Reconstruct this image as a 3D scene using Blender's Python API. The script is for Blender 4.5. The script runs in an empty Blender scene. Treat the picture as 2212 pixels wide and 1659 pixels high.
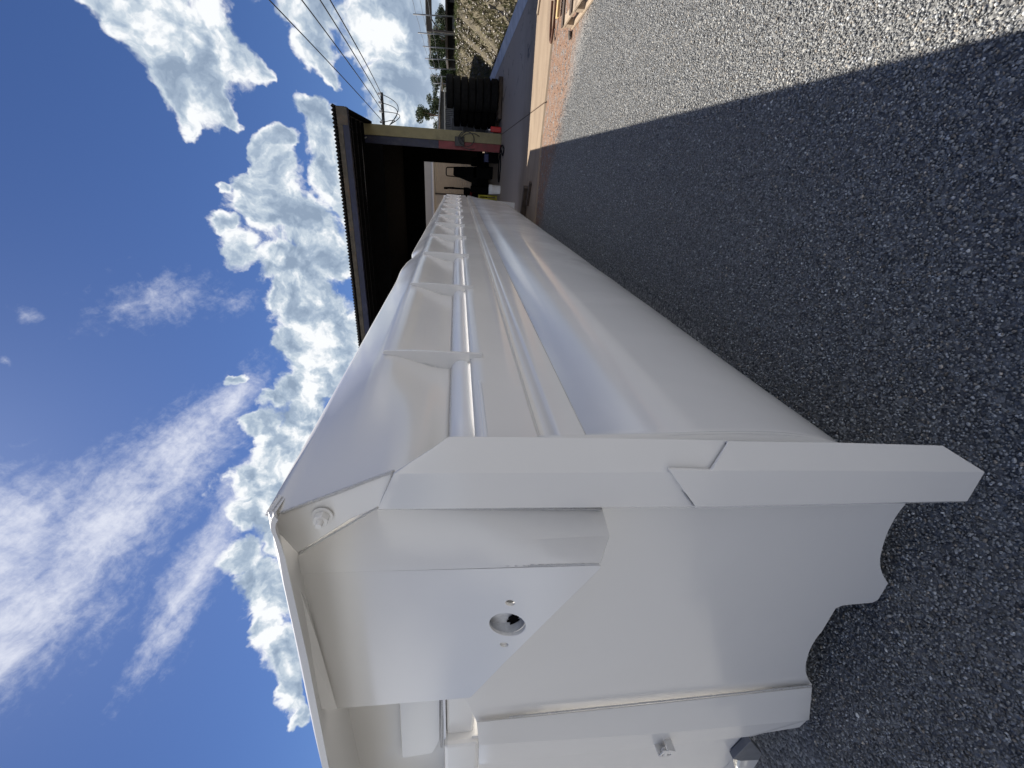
import bpy, bmesh, math, random
import numpy as np
from mathutils import Vector, Matrix, noise
random.seed(7); RNG = np.random.default_rng(7)
R_ = math.radians
scene = bpy.context.scene
COL = scene.collection

# ------------------------------------------------------------------ camera
F0, CX, CY, EYE = 900.0, 1106.0, 829.5, 1.55      # focal length and centre in picture units of 2212 x 1659
TH = math.atan(119/F0)
_F = Vector((0, math.cos(TH), -math.sin(TH))); _D = Vector((0, -math.sin(TH), -math.cos(TH))); _R = Vector((1, 0, 0))
_v = _F + _D*((987-CX)/F0) + _R*((CY-362)/F0)
_a = math.atan2(_v.x, _v.y)
YAW = Matrix.Rotation(_a, 3, 'Z')
Fw, Dw, Rw = YAW@_F, YAW@_D, YAW@_R
cam = bpy.data.cameras.new('camera'); camo = bpy.data.objects.new('camera', cam); COL.objects.link(camo)
m = Matrix((( Dw.x, Rw.x, -Fw.x), (Dw.y, Rw.y, -Fw.y), (Dw.z, Rw.z, -Fw.z)))
camo.matrix_world = Matrix.Translation((0, 0, EYE)) @ m.to_4x4()
cam.sensor_width = 36; cam.lens = F0/2212*36; cam.clip_start = 0.02; cam.clip_end = 3000
scene.camera = camo
scene.render.resolution_x = 1024; scene.render.resolution_y = 768

def ray(px, py): return Fw + Dw*((px-CX)/F0) + Rw*((CY-py)/F0)
def at(px, py, Y):
    r = ray(px, py); k = Y/r.y
    return Vector((r.x*k, Y, EYE + r.z*k))
def atz(px, py, z=0.0):
    r = ray(px, py); k = (z-EYE)/r.z
    return Vector((r.x*k, r.y*k, z))

# ------------------------------------------------------------------ light
SUN = Vector((-0.56, 0.565, 1.0)).normalized()     # towards the sun
sun_el = math.asin(SUN.z); sun_az = math.atan2(SUN.x, SUN.y)
sl = bpy.data.lights.new('sun', 'SUN'); sl.energy = 5.0; sl.angle = R_(0.55); sl.color = (1, .94, .85)
so = bpy.data.objects.new('sun', sl); COL.objects.link(so)
so.rotation_euler = SUN.to_track_quat('Z', 'Y').to_euler(); so.location = (0, 0, 30)
scene.view_settings.view_transform = 'Standard'; scene.view_settings.look = 'None'
scene.view_settings.exposure = 0.70; scene.view_settings.gamma = 1

class NT:
    """small helper for building node trees"""
    def __init__(s, tree): s.t = tree; s.n = tree.nodes; s.l = tree.links
    def node(s, typ, **kw):
        nd = s.n.new(typ)
        for k, v in kw.items(): setattr(nd, k, v)
        return nd
    def put(s, sock, v):
        if isinstance(v, bpy.types.NodeSocket): s.l.new(v, sock)
        elif v is not None: sock.default_value = v
    def math(s, op, a, b=None, c=None, clamp=False):
        nd = s.node('ShaderNodeMath', operation=op, use_clamp=clamp)
        s.put(nd.inputs[0], a)
        if b is not None: s.put(nd.inputs[1], b)
        if c is not None: s.put(nd.inputs[2], c)
        return nd.outputs[0]
    def vmath(s, op, a, b=None, scale=None):
        nd = s.node('ShaderNodeVectorMath', operation=op)
        s.put(nd.inputs[0], a)
        if b is not None: s.put(nd.inputs[1], b)
        if scale is not None: s.put(nd.inputs['Scale'], scale)
        return nd.outputs['Value'] if op in ('LENGTH', 'DOT_PRODUCT', 'DISTANCE') else nd.outputs[0]
    def noise(s, vec, scale, detail=4, rough=.5, dist=0, color=False):
        nd = s.node('ShaderNodeTexNoise'); s.put(nd.inputs['Vector'], vec)
        nd.inputs['Scale'].default_value = scale; nd.inputs['Detail'].default_value = detail
        nd.inputs['Roughness'].default_value = rough; nd.inputs['Distortion'].default_value = dist
        return nd.outputs['Color'] if color else nd.outputs[0]
    def voro(s, vec, scale, feature='F1', out='Distance', rnd=1):
        nd = s.node('ShaderNodeTexVoronoi', feature=feature); s.put(nd.inputs['Vector'], vec)
        nd.inputs['Scale'].default_value = scale; nd.inputs['Randomness'].default_value = rnd
        return nd.outputs[out]
    def ramp(s, f, stops, interp='LINEAR'):
        nd = s.node('ShaderNodeValToRGB'); nd.color_ramp.interpolation = interp
        e = nd.color_ramp.elements
        while len(e) < len(stops): e.new(.5)
        for el, (p, c) in zip(e, stops):
            el.position = p; el.color = (c, c, c, 1) if isinstance(c, (int, float)) else (*c, 1)
        s.put(nd.inputs[0], f); return nd.outputs[0]
    def mix(s, f, a, b, blend='MIX'):
        nd = s.node('ShaderNodeMix', data_type='RGBA', blend_type=blend)
        s.put(nd.inputs[0], f)
        for i, v in ((6, a), (7, b)):
            if isinstance(v, tuple) and len(v) == 3: v = (*v, 1)
            s.put(nd.inputs[i], v)
        return nd.outputs[2]
    def mapr(s, v, a, b, c=0., d=1., typ='SMOOTHSTEP'):
        nd = s.node('ShaderNodeMapRange', interpolation_type=typ)
        s.put(nd.inputs[0], v)
        for i, q in enumerate((a, b, c, d)): s.put(nd.inputs[i+1], q)
        return nd.outputs[0]
    def mapping(s, v, loc=(0, 0, 0), rot=(0, 0, 0), sc=(1, 1, 1), typ='POINT'):
        nd = s.node('ShaderNodeMapping', vector_type=typ); s.put(nd.inputs[0], v)
        nd.inputs[1].default_value = loc; nd.inputs[2].default_value = rot; nd.inputs[3].default_value = sc
        return nd.outputs[0]

# ------------------------------------------------------------------ sky with clouds
w = bpy.data.worlds.new('World'); scene.world = w; w.use_nodes = True
w.cycles.sampling_method = 'MANUAL'; w.cycles.sample_map_resolution = 512
T = NT(w.node_tree); T.n.clear()
sky = T.node('ShaderNodeTexSky', sky_type='NISHITA', sun_disc=False, sun_elevation=sun_el, sun_rotation=sun_az,
             altitude=300, air_density=1.0, dust_density=.45, ozone_density=2.2)
dirv = T.vmath('NORMALIZE', T.node('ShaderNodeTexCoord').outputs['Generated'])
def ell_node(vec, px, py, rx, ry, ang=0):
    c = ray(px, py).normalized(); ca, sa = math.cos(R_(ang)), math.sin(R_(ang))
    u = ray(px+rx*ca, py+rx*sa).normalized()-c; v_ = ray(px-ry*sa, py+ry*ca).normalized()-c
    su, sv = u.length, v_.length
    u = (u - c*u.dot(c)).normalized(); v_ = (v_ - c*v_.dot(c)); v_ = (v_-u*v_.dot(u)).normalized()
    if u.cross(v_).dot(c) < 0: v_ = -v_
    e = Matrix(((u.x, v_.x, c.x), (u.y, v_.y, c.y), (u.z, v_.z, c.z))).to_euler('XYZ')
    return T.vmath('LENGTH', T.mapping(vec, c, e, (su, sv, 1.0), 'TEXTURE'))
CUM = [(455,190,70,60,30),(350,120,60,55,20),(705,270,40,50,0),(745,560,30,60,0),(600,310,30,24,0),(250,0,95,45,35),(340,70,110,70,35),(430,95,95,75,40),(490,130,70,55,45),(370,170,70,50,20),(415,225,32,60,10),(545,150,35,28,40),(300,40,70,60,0),
 (505,235,16,40,-30),(685,20,75,40,20),(690,90,48,50,40),(712,150,22,45,-20),(590,355,35,26,0),
 (850,30,115,80,0),(890,110,95,85,20),(900,200,90,75,10),(850,190,50,60,0),(880,290,90,50,0),(800,90,60,50,30),
 (665,235,38,36,0),(690,300,45,55,30),(715,370,40,60,30),(740,430,30,50,0),
 (555,395,48,40,20),(610,405,55,55,0),(475,490,34,30,0),(505,545,36,50,0),(490,400,20,18,30),(560,470,70,60,0),(640,480,80,75,20),(600,560,90,55,0),(690,560,65,75,0),
 (595,640,38,32,0),(660,650,85,60,0),(720,720,70,80,0),(640,740,55,45,0),(690,800,85,75,0),(580,855,42,34,0),(630,840,60,50,0),(650,910,75,55,0),
 (560,930,36,34,0),(600,980,60,60,0),(530,1035,34,40,0),(580,1060,60,60,0),(545,1115,44,40,0),(600,1150,55,60,0),(520,1205,40,38,0),(560,1240,50,50,0),(605,1290,50,60,0),
 (585,1370,30,45,0),(625,1420,45,70,0),(620,1500,26,55,0),(640,1560,28,34,0),(506,820,22,16,0),(900,-60,160,120,0),(300,-80,200,80,0),(1000,1100,350,260,0),(700,1900,130,150,0)]
# unseen bright cloud is added outside the view as fill light
gscale = 1.0
wv = T.noise(dirv, 7, 5, .6, color=True)
warp = T.vmath('ADD', dirv, T.vmath('SCALE', T.vmath('SUBTRACT', wv, (0.5, 0.5, 0.5)), scale=.12))
fld = None
for e in CUM:
    # (the tiny term only makes each lookup wait for the one before, which keeps the shader's memory small)
    l = ell_node(warp if fld is None else T.vmath('ADD', warp, T.vmath('SCALE', (1e-7, 1e-7, 1e-7), scale=fld)), *e)
    fld = l if fld is None else T.math('SMOOTH_MIN', fld, l, .25)
n1 = T.noise(warp, 15, 9, .59); n1s = T.noise(warp, 15, 3, .5)
base_ = T.math('SUBTRACT', 1.13, fld)
den = T.math('ADD', base_, T.math('MULTIPLY', T.math('SUBTRACT', n1, .5), 1.75))
gen = T.mapr(T.noise(dirv, 3.2, 4, .6), .36, .46)       # noise mask for the fill-light cloud added out of view
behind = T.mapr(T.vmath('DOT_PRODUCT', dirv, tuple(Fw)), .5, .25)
cmask = T.mapr(den, -.04, .34)
# soft billow shading: slope of the cloud field towards the sun, on a coarse and a fine scale
sh = T.noise(T.vmath('ADD', warp, tuple(SUN*0.035)), 15, 3, .5)
fn1 = T.noise(warp, 46, 4, .6); fn2 = T.noise(T.vmath('ADD', warp, tuple(SUN*0.010)), 46, 4, .6)
relief = T.math('ADD', T.math('MULTIPLY', T.math('SUBTRACT', n1s, sh), 3.0), T.math('MULTIPLY', T.math('SUBTRACT', fn1, fn2), .9))
tone = T.math('ADD', T.mapr(den, .05, .75, .86, .32, 'SMOOTHSTEP'), relief)
tone = T.math('ADD', tone, T.math('MULTIPLY', T.math('SUBTRACT', T.noise(dirv, 8, 3, .5), .5), .8))
ccol = T.ramp(tone, [(0, (.27, .35, .47)), (.35, (.38, .47, .59)), (.65, (.58, .66, .74)), (.95, (.92, .94, .96))])
ccol = T.vmath('SCALE', ccol, scale=13.0)
# high thin cloud
CIR = [(40,1330,230,120,-42),(230,1130,210,100,-42),(400,980,150,65,-50),(500,870,90,35,-55),(430,1240,190,45,-62),(510,1080,110,35,-65),(0,1180,190,110,-40),(0,1420,120,60,-50),(350,650,190,80,-10),(60,680,60,28,40),(15,770,30,14,30),(510,655,60,40,-40),(-60,1250,250,160,-30)]
cvec = T.vmath('ADD', dirv, T.vmath('SCALE', T.vmath('SUBTRACT', wv, (0.5, 0.5, 0.5)), scale=.05))
cf = None; prev_ = fld
for i, e in enumerate(CIR):
    l = ell_node(T.vmath('ADD', cvec, T.vmath('SCALE', (1e-7, 1e-7, 1e-7), scale=prev_)), *e)
    if i in (8, 9, 10, 11): l = T.math('ADD', l, .70)
    cf = l if cf is None else T.math('SMOOTH_MIN', cf, l, .4)
    prev_ = cf
c_ = ray(250, 1120).normalized(); c2 = ray(420, 970).normalized(); uu = (c2-c_); uu = (uu-c_*uu.dot(c_)).normalized(); vv = c_.cross(uu)
ee = Matrix(((uu.x, vv.x, c_.x), (uu.y, vv.y, c_.y), (uu.z, vv.z, c_.z))).to_euler('XYZ')
stv = T.mapping(cvec, (0, 0, 0), ee, (5.5, 1, 1), 'TEXTURE')
cn = T.math('ADD', T.math('MULTIPLY', T.noise(stv, 26, 7, .65), .55), T.math('MULTIPLY', T.noise(cvec, 55, 4, .65), .45))
cd = T.math('ADD', T.math('SUBTRACT', 1.0, cf), T.math('MULTIPLY', T.math('SUBTRACT', cn, .5), 3.2))
cir = T.math('MULTIPLY', T.mapr(cd, -.5, 1.5), .92)
zup = T.node('ShaderNodeSeparateXYZ'); T.put(zup.inputs[0], dirv)
hz = T.mapr(zup.outputs[2], .0, .10)
skyc = T.mix(1.0, sky.outputs[0], (.47, .62, .95), 'MULTIPLY')
skyc = T.mix(cir, skyc, (10.6, 10.9, 12.0))
skyc = T.mix(T.math('MULTIPLY', T.math('MULTIPLY', T.mapr(T.vmath('DOT_PRODUCT', dirv, (.95, .1, 0)), .5, .8), T.mapr(zup.outputs[2], .75, .5)), T.math('MULTIPLY', gen, .6)), skyc, (11, 11.5, 12.2))  # added unseen cloud to the right, brightening the side of the body
skyc = T.mix(T.math('MULTIPLY', gen, T.math('MULTIPLY', behind, T.mapr(zup.outputs[2], .46, .24))), skyc, (14.6, 15.0, 15.9))  # added unseen bright cloud behind the camera, gives neutral fill light
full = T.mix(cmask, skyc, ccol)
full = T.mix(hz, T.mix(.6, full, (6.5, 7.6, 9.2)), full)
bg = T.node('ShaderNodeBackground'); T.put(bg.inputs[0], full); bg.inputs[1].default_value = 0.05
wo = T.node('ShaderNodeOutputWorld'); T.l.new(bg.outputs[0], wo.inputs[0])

# ------------------------------------------------------------------ materials
MATS = {}
def newmat(name):
    mt = bpy.data.materials.new(name); mt.use_nodes = True; MATS[name] = mt
    t = NT(mt.node_tree); b = t.n['Principled BSDF']
    return mt, t, b
def bump(t, b, h, strength=.3, dist=.01):
    bp = t.node('ShaderNodeBump'); bp.inputs['Strength'].default_value = strength; bp.inputs['Distance'].default_value = dist
    t.put(bp.inputs['Height'], h); t.l.new(bp.outputs[0], b.inputs['Normal'])
def simple(name, col, rough=.6, metal=0, var=.25, scale=8, bmp=0, spec=None, dirt=None):
    mt, t, b = newmat(name)
    v = t.node('ShaderNodeTexCoord').outputs['Object']
    n = t.noise(v, scale, 6, .6)
    lo = tuple(c*(1-var) for c in col); hi = tuple(min(1, c*(1+var)) for c in col)
    c = t.ramp(n, [(.3, lo), (.7, hi)])
    if dirt:
        c = t.mix(t.mapr(t.noise(v, scale*.37, 8, .7), .52, .68), c, dirt)
    t.put(b.inputs['Base Color'], c); b.inputs['Roughness'].default_value = rough; b.inputs['Metallic'].default_value = metal
    t.put(b.inputs['Roughness'], t.mapr(t.noise(v, scale*2.3, 4), .3, .7, rough*.85, min(1, rough*1.15), 'LINEAR'))
    if spec is not None: b.inputs['Specular IOR Level'].default_value = spec
    if bmp: bump(t, b, t.noise(v, scale*5, 6, .65), bmp, .01)
    return mt
# white spray paint on steel: semi-gloss, orange peel, patches of dry overspray
def paint(name, col, rough):
    mt, t, b = newmat(name)
    v = t.node('ShaderNodeTexCoord').outputs['Object']
    patch = t.mapr(t.noise(v, 1.7, 5, .6, .6), .42, .6)
    fine = t.noise(v, 420, 2, .5)
    t.put(b.inputs['Base Color'], t.mix(patch, tuple(c*.985 for c in col), col))
    r = t.math('ADD', t.mapr(patch, 0, 1, rough*.88, rough*1.12, 'LINEAR'), t.math('MULTIPLY', t.math('SUBTRACT', fine, .5), .12))
    t.put(b.inputs['Roughness'], r)
    b.inputs['Coat Weight'].default_value = .4; b.inputs['Coat Roughness'].default_value = .12
    peel = t.math('ADD', t.math('MULTIPLY', t.noise(v, 260, 3, .55), .5), t.math('MULTIPLY', t.noise(v, 5, 2, .5), 4.0))
    bump(t, b, peel, .07, .004)
    return mt
PAINT = paint('white_paint', (.775, .765, .745), .21)
PAINT_TUBE = paint('bluish_white_paint', (.79, .81, .85), .33)
PAINT_DULL = paint('matt_white_primer', (.70, .69, .67), .5)
WELD = simple('painted_weld', (.73, .725, .715), .3, 0, .05, 60, .8)
RUBBER = simple('rubber', (.008, .0078, .0075), .92, 0, .4, 12, .3, .15)
BLACKP = simple('black_plastic', (.02, .02, .022), .45, 0, .3, 9)
DARKMETAL = simple('dark_steel', (.03, .03, .034), .5, .4, .4, 8)
SHADE_BLACK = simple('shade_and_black', (.005, .005, .0055), .95, 0, .3, 3, 0, .05)  # near-black colour stands in for unlit interior shade; also plain black parts
NAVY = simple('navy_paint', (.0025, .004, .012), .6, 0, .35, 5, 0, .2, (.012, .012, .02))
NAVYB = simple('navy_roof_beam', (.006, .009, .035), .5, 0, .35, 5, 0, None, (.03, .03, .05))
YELLOW = simple('faded_yellow_paint', (.22, .19, .095), .55, 0, .12, 4, .05, None, (.17, .145, .075))
REDP = simple('dark_red_paint', (.16, .018, .022), .5, 0, .25, 5, 0, None, (.09, .015, .015))
TAN = simple('dusty_purlin', (.075, .065, .05), .8, 0, .35, 6, .1, None, (.12, .07, .04))
GALV = simple('galvanised_steel', (.35, .36, .38), .45, .7, .25, 14)
RUSTG = simple('grey_sheet', (.15, .16, .18), .6, .2, .2, 6)
BEIGE = simple('beige_cladding', (.50, .455, .38), .6, 0, .06, 2)
BEIGED = simple('roller_door_beige', (.42, .35, .25), .55, 0, .06, 2)
WHITEC = simple('white_plastic', (.72, .72, .70), .4, 0, .06, 10)
WOOD = None
def wood(name, a, b_, sc=3):
    mt, t, b = newmat(name)
    v = t.node('ShaderNodeTexCoord').outputs['Object']
    g = t.noise(t.mapping(v, sc=(1, 9, 9)), sc*4, 7, .65, .6)
    t.put(b.inputs['Base Color'], t.mix(t.mapr(t.noise(v, sc, 5, .6), .5, .72), t.ramp(g, [(.3, a), (.7, b_)]), tuple(x*.55 for x in a)))
    b.inputs['Roughness'].default_value = .8; bump(t, b, g, .35, .004); return mt
WOOD = wood('weathered_timber', (.30, .22, .15), (.52, .42, .31)); WOODD = wood('dark_timber', (.05, .035, .025), (.11, .08, .06)); WOODY = wood('fresh_timber', (.50, .33, .14), (.68, .50, .26))
RUST = simple('rusty_steel', (.16, .075, .045), .8, .3, .45, 12, .4)

def gravel_ground():
    mt, t, b = newmat('gravel_ground')
    v = t.node('ShaderNodeNewGeometry').outputs['Position']
    sx = t.node('ShaderNodeSeparateXYZ'); t.put(sx.inputs[0], v)
    cell = t.voro(v, 75, 'F1', 'Color'); ds = t.voro(v, 75, 'F1', 'Distance')
    cs = t.node('ShaderNodeSeparateColor'); t.put(cs.inputs[0], cell)
    g = t.ramp(cs.outputs[0], [(0, (.10, .10, .10)), (.45, (.20, .20, .195)), (.8, (.30, .30, .285)), (1, (.45, .44, .41))])
    g = t.mix(t.mapr(t.noise(v, .9, 6, .65), .60, .82), g, (.20, .18, .155))
    dn = t.noise(v, 1.1, 7, .65); dn2 = t.noise(v, 9, 5, .6)
    edge = t.math('ADD', sx.outputs[1], t.math('MULTIPLY', sx.outputs[0], .66))
    edge = t.math('ADD', edge, t.math('MULTIPLY', t.math('SUBTRACT', dn, .5), 1.5))
    edge = t.math('ADD', edge, t.math('MULTIPLY', t.math('SUBTRACT', dn2, .5), .9))
    fd = t.mapr(edge, 7.2, 7.95)
    dirt = t.ramp(t.noise(v, 14, 8, .7), [(.3, (.19, .10, .06)), (.55, (.29, .165, .10)), (.75, (.34, .23, .15))])
    dirt = t.mix(t.mapr(t.voro(v, 50, 'F1', 'Distance'), .12, .3, 1, 0), dirt, (.16, .14, .12))
    dirt = t.mix(t.mapr(dn2, .45, .7), dirt, g)
    t.put(b.inputs['Base Color'], t.mix(fd, g, dirt)); b.inputs['Roughness'].default_value = .85
    h = t.math('ADD', t.math('MULTIPLY', ds, -1.0), t.math('MULTIPLY', t.noise(v, 120, 3), .4))
    bump(t, b, h, .9, .012); return mt
def concrete():
    mt, t, b = newmat('worn_concrete')
    v = t.node('ShaderNodeNewGeometry').outputs['Position']
    sv = t.mapping(v, sc=(.5, 1.6, 1))
    a = t.noise(sv, 1.6, 8, .65, .6); c = t.noise(v, 30, 6, .7)
    col = t.ramp(a, [(.25, (.21, .145, .09)), (.5, (.31, .225, .145)), (.75, (.39, .295, .195))])
    col = t.mix(t.math('MULTIPLY', t.mapr(t.noise(sv, 3.1, 8, .7, 1.2), .55, .75), .6), col, (.22, .13, .085))
    sx = t.node('ShaderNodeSeparateXYZ'); t.put(sx.inputs[0], v)
    dark = t.mapr(t.math('ADD', sx.outputs[1], t.math('MULTIPLY', t.noise(v, .8, 4), 2.5)), 11.6, 13.4)  # mask over the part of the slab shaded by the roof
    col = t.mix(t.math('MULTIPLY', dark, .7), col, (.52, .41, .31))  # paler colour here paints extra light into the shaded slab
    stain = t.math('MULTIPLY', t.mapr(t.noise(t.mapping(v, (4, 2, 0), sc=(1, .35, 1)), 1.8, 7, .7, 1.5), .57, .66), t.mapr(sx.outputs[0], 1.6, 2.4))
    col = t.mix(t.math('MULTIPLY', stain, t.mapr(sx.outputs[1], 10.2, 10.9)), col, (.035, .028, .026))
    col = t.mix(t.math('MULTIPLY', c, .25), col, (.2, .17, .14))
    t.put(b.inputs['Base Color'], col); b.inputs['Roughness'].default_value = .75
    bump(t, b, t.math('ADD', c, t.math('MULTIPLY', a, .5)), .25, .006); return mt
def bankmat():
    mt, t, b = newmat('grassy_bank')
    v = t.node('ShaderNodeNewGeometry').outputs['Position']
    n = t.noise(v, 2.2, 8, .7, .4)
    c = t.ramp(n, [(.3, (.06, .05, .035)), (.45, (.13, .11, .075)), (.58, (.20, .17, .11)), (.7, (.11, .12, .045))])
    t.put(b.inputs['Base Color'], t.mix(t.mapr(t.voro(v, 7, 'F1', 'Distance'), .1, .26, .8, 0), c, (.30, .27, .23)))
    b.inputs['Roughness'].default_value = .95; bump(t, b, t.noise(v, 12, 8, .7), 1, .06); return mt
def attrmat(name, rough=.8, trans=0):
    mt, t, b = newmat(name)
    a = t.node('ShaderNodeAttribute', attribute_name='tint')
    t.put(b.inputs['Base Color'], a.outputs['Color']); b.inputs['Roughness'].default_value = rough
    return mt
GRAVEL = gravel_ground(); CONC = concrete(); BANK = bankmat()
STONE = attrmat('gravel_stone', .33); LEAF = attrmat('leaves', .6); GRASS = attrmat('grass_blades', .8)
BARK = simple('bark', (.16, .12, .09), .9, 0, .4, 8, .6)
DRYH = simple('far_hill', (.08, .10, .07), .95, 0, .3, .05)

# ------------------------------------------------------------------ builders
def mesh_obj(name, verts, faces, mat, parent=None, smooth=False, mats=None):
    me = bpy.data.meshes.new(name); me.from_pydata([tuple(v) for v in verts], [], faces); me.update()
    bm = bmesh.new(); bm.from_mesh(me); bmesh.ops.recalc_face_normals(bm, faces=bm.faces); bm.to_mesh(me); bm.free()
    me.materials.append(mat)
    if smooth: me.polygons.foreach_set('use_smooth', [True]*len(me.polygons))
    o = bpy.data.objects.new(name, me); COL.objects.link(o)
    if parent: o.parent = parent; o.matrix_parent_inverse = Matrix.Translation(parent.location).inverted()
    return o
def bm_obj(name, bm, mat, parent=None, smooth=False, bev=0, seg=2, angle=40):
    bmesh.ops.recalc_face_normals(bm, faces=bm.faces)
    me = bpy.data.meshes.new(name); bm.to_mesh(me); bm.free(); me.materials.append(mat)
    if smooth: me.polygons.foreach_set('use_smooth', [True]*len(me.polygons))
    o = bpy.data.objects.new(name, me); COL.objects.link(o)
    if parent: o.parent = parent; o.matrix_parent_inverse = Matrix.Translation(parent.location).inverted()
    if bev:
        md = o.modifiers.new('bevel', 'BEVEL'); md.width = bev; md.segments = seg; md.limit_method = 'ANGLE'; md.angle_limit = R_(angle)
    return o
def thing(name, label, cat, loc=(0, 0, 0), group=None):
    o = bpy.data.objects.new(name, None); COL.objects.link(o); o.location = loc; o.empty_display_size = .1
    return tag(o, label, cat, group)
def tag(o, label=None, cat=None, group=None, kind=None):
    if label: o['label'] = label
    if cat: o['category'] = cat
    if group: o['group'] = group
    if kind: o['kind'] = kind
    return o
def box_bm(bm, c, s, rot=None):
    r = bmesh.ops.create_cube(bm, size=1)
    mt = Matrix.Translation(c) @ (rot.to_4x4() if rot is not None else Matrix.Identity(4)) @ Matrix.Diagonal((*s, 1))
    bmesh.ops.transform(bm, matrix=mt, verts=r['verts'])
def box(name, lo, hi, mat, parent=None, bev=0):
    bm = bmesh.new(); lo, hi = Vector(lo), Vector(hi)
    box_bm(bm, (lo+hi)/2, hi-lo); return bm_obj(name, bm, mat, parent, bev=bev)
def tube_data(pts, r, n=10, close=False):
    pts = [Vector(p) for p in pts]; V = []; Fs = []
    up = Vector((0.13, .21, 1)).normalized(); prev = None
    for i, p in enumerate(pts):
        t = (pts[min(i+1, len(pts)-1)] - pts[max(i-1, 0)]).normalized()
        if prev is None:
            a = t.cross(up); a = a.normalized() if a.length > 1e-4 else Vector((1, 0, 0))
        else:
            a = (prev - t*prev.dot(t)).normalized()
        prev = a; b = t.cross(a)
        rr = r[i] if isinstance(r, (list, tuple)) else r
        for k in range(n):
            q = 2*math.pi*k/n; V.append(p + (a*math.cos(q)+b*math.sin(q))*rr)
    for i in range(len(pts)-1):
        for k in range(n):
            k2 = (k+1) % n; Fs.append((i*n+k, i*n+k2, (i+1)*n+k2, (i+1)*n+k))
    Fs.append(tuple(range(n))); Fs.append(tuple((len(pts)-1)*n+k for k in range(n)))
    return V, Fs
def tube(name, pts, r, mat, parent=None, n=10):
    V, Fs = tube_data(pts, r, n); return mesh_obj(name, V, Fs, mat, parent, True)
def multi_tube(name, plist, r, mat, parent=None, n=8):
    V, Fs = [], []
    for pts in plist:
        v, f = tube_data(pts, r, n); o = len(V); V += v; Fs += [tuple(i+o for i in q) for q in f]
    return mesh_obj(name, V, Fs, mat, parent, True)
def weld(name, a, b, r, parent, seed=0):
    a, b = Vector(a), Vector(b); L = (b-a).length; n = max(8, int(L/.006))
    n = min(n, 700); rnd = random.Random(seed)
    pts = []; rr = []
    for i in range(n+1):
        t = i/n; s = .5+.5*math.sin(i*1.9)
        pts.append(a.lerp(b, t) + Vector((rnd.uniform(-1, 1), rnd.uniform(-1, 1), rnd.uniform(-1, 1)))*r*.10); rr.append(r*(.75+.25*s+rnd.uniform(-.08, .08)))
    V, Fs = tube_data(pts, rr, 7); return mesh_obj(name, V, Fs, WELD, parent, True)
def plate(name, pts, thick, mat, parent=None, holes=(), bev=.0015, tdir=(0, 1, 0)):
    """a steel plate from an outline (list of 3D points, one plane) with optional holes, given real thickness"""
    bm = bmesh.new(); edges = []
    for loop in [pts]+list(holes):
        vs = [bm.verts.new(p) for p in loop]
        for i in range(len(vs)): edges.append(bm.edges.new((vs[i], vs[(i+1) % len(vs)])))
    bmesh.ops.triangle_fill(bm, use_beauty=True, use_dissolve=True, edges=edges)
    fs = list(bm.faces)
    r = bmesh.ops.extrude_face_region(bm, geom=fs)
    vs = [g for g in r['geom'] if isinstance(g, bmesh.types.BMVert)]
    bmesh.ops.translate(bm, vec=Vector(tdir)*thick, verts=vs)
    return bm_obj(name, bm, mat, parent, bev=bev, seg=2, angle=50)
def px(Y, *pp): return [at(a, b, Y) for a, b in pp]
def arc(p0, p1, bulge, n=8):
    p0, p1 = Vector(p0), Vector(p1); mid = (p0+p1)/2; d = p1-p0; nrm = Vector((-d.y, d.x))
    return [tuple(p0.lerp(p1, i/n) + nrm*bulge*4*(i/n)*(1-i/n)) for i in range(n+1)]
def circ(c, r, n=28, ry=None): return [Vector((c[0]+r*math.cos(2*math.pi*k/n), c[1], c[2]+(ry or r)*math.sin(2*math.pi*k/n))) for k in range(n)]

# ------------------------------------------------------------------ ground and paving
tag(mesh_obj('ground', [(-400, -300, 0), (500, -300, 0), (500, 900, 0), (-400, 900, 0)], [(0, 1, 2, 3)], GRAVEL), kind='structure')
def slab():
    bm = bmesh.new()
    for x0, x1 in ((-18, 1.095), (1.115, 3.55)):
        n = 40; vs0 = []; top = []
        for i in range(n+1):
            x = x0+(x1-x0)*i/n
            y = 8.72 - .2*max(0, x-.6) + .05*noise.noise(Vector((x*1.3, 0, 3)))
            vs0.append(bm.verts.new((x, y-.05, -.02))); top.append(bm.verts.new((x, y, .028)))
        back = [bm.verts.new((x0+(x1-x0)*i/n, 34, .028)) for i in range(n+1)]
        for i in range(n):
            bm.faces.new((vs0[i], vs0[i+1], top[i+1], top[i])); bm.faces.new((top[i], top[i+1], back[i+1], back[i]))
    return bm
tag(bm_obj('concrete_paving', slab(), CONC), kind='structure')
tag(mesh_obj('paving_joint', [(1.095, 8.55, .012), (1.115, 8.55, .012), (1.115, 34, .012), (1.095, 34, .012)], [(0, 1, 2, 3)], SHADE_BLACK), kind='structure')

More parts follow.
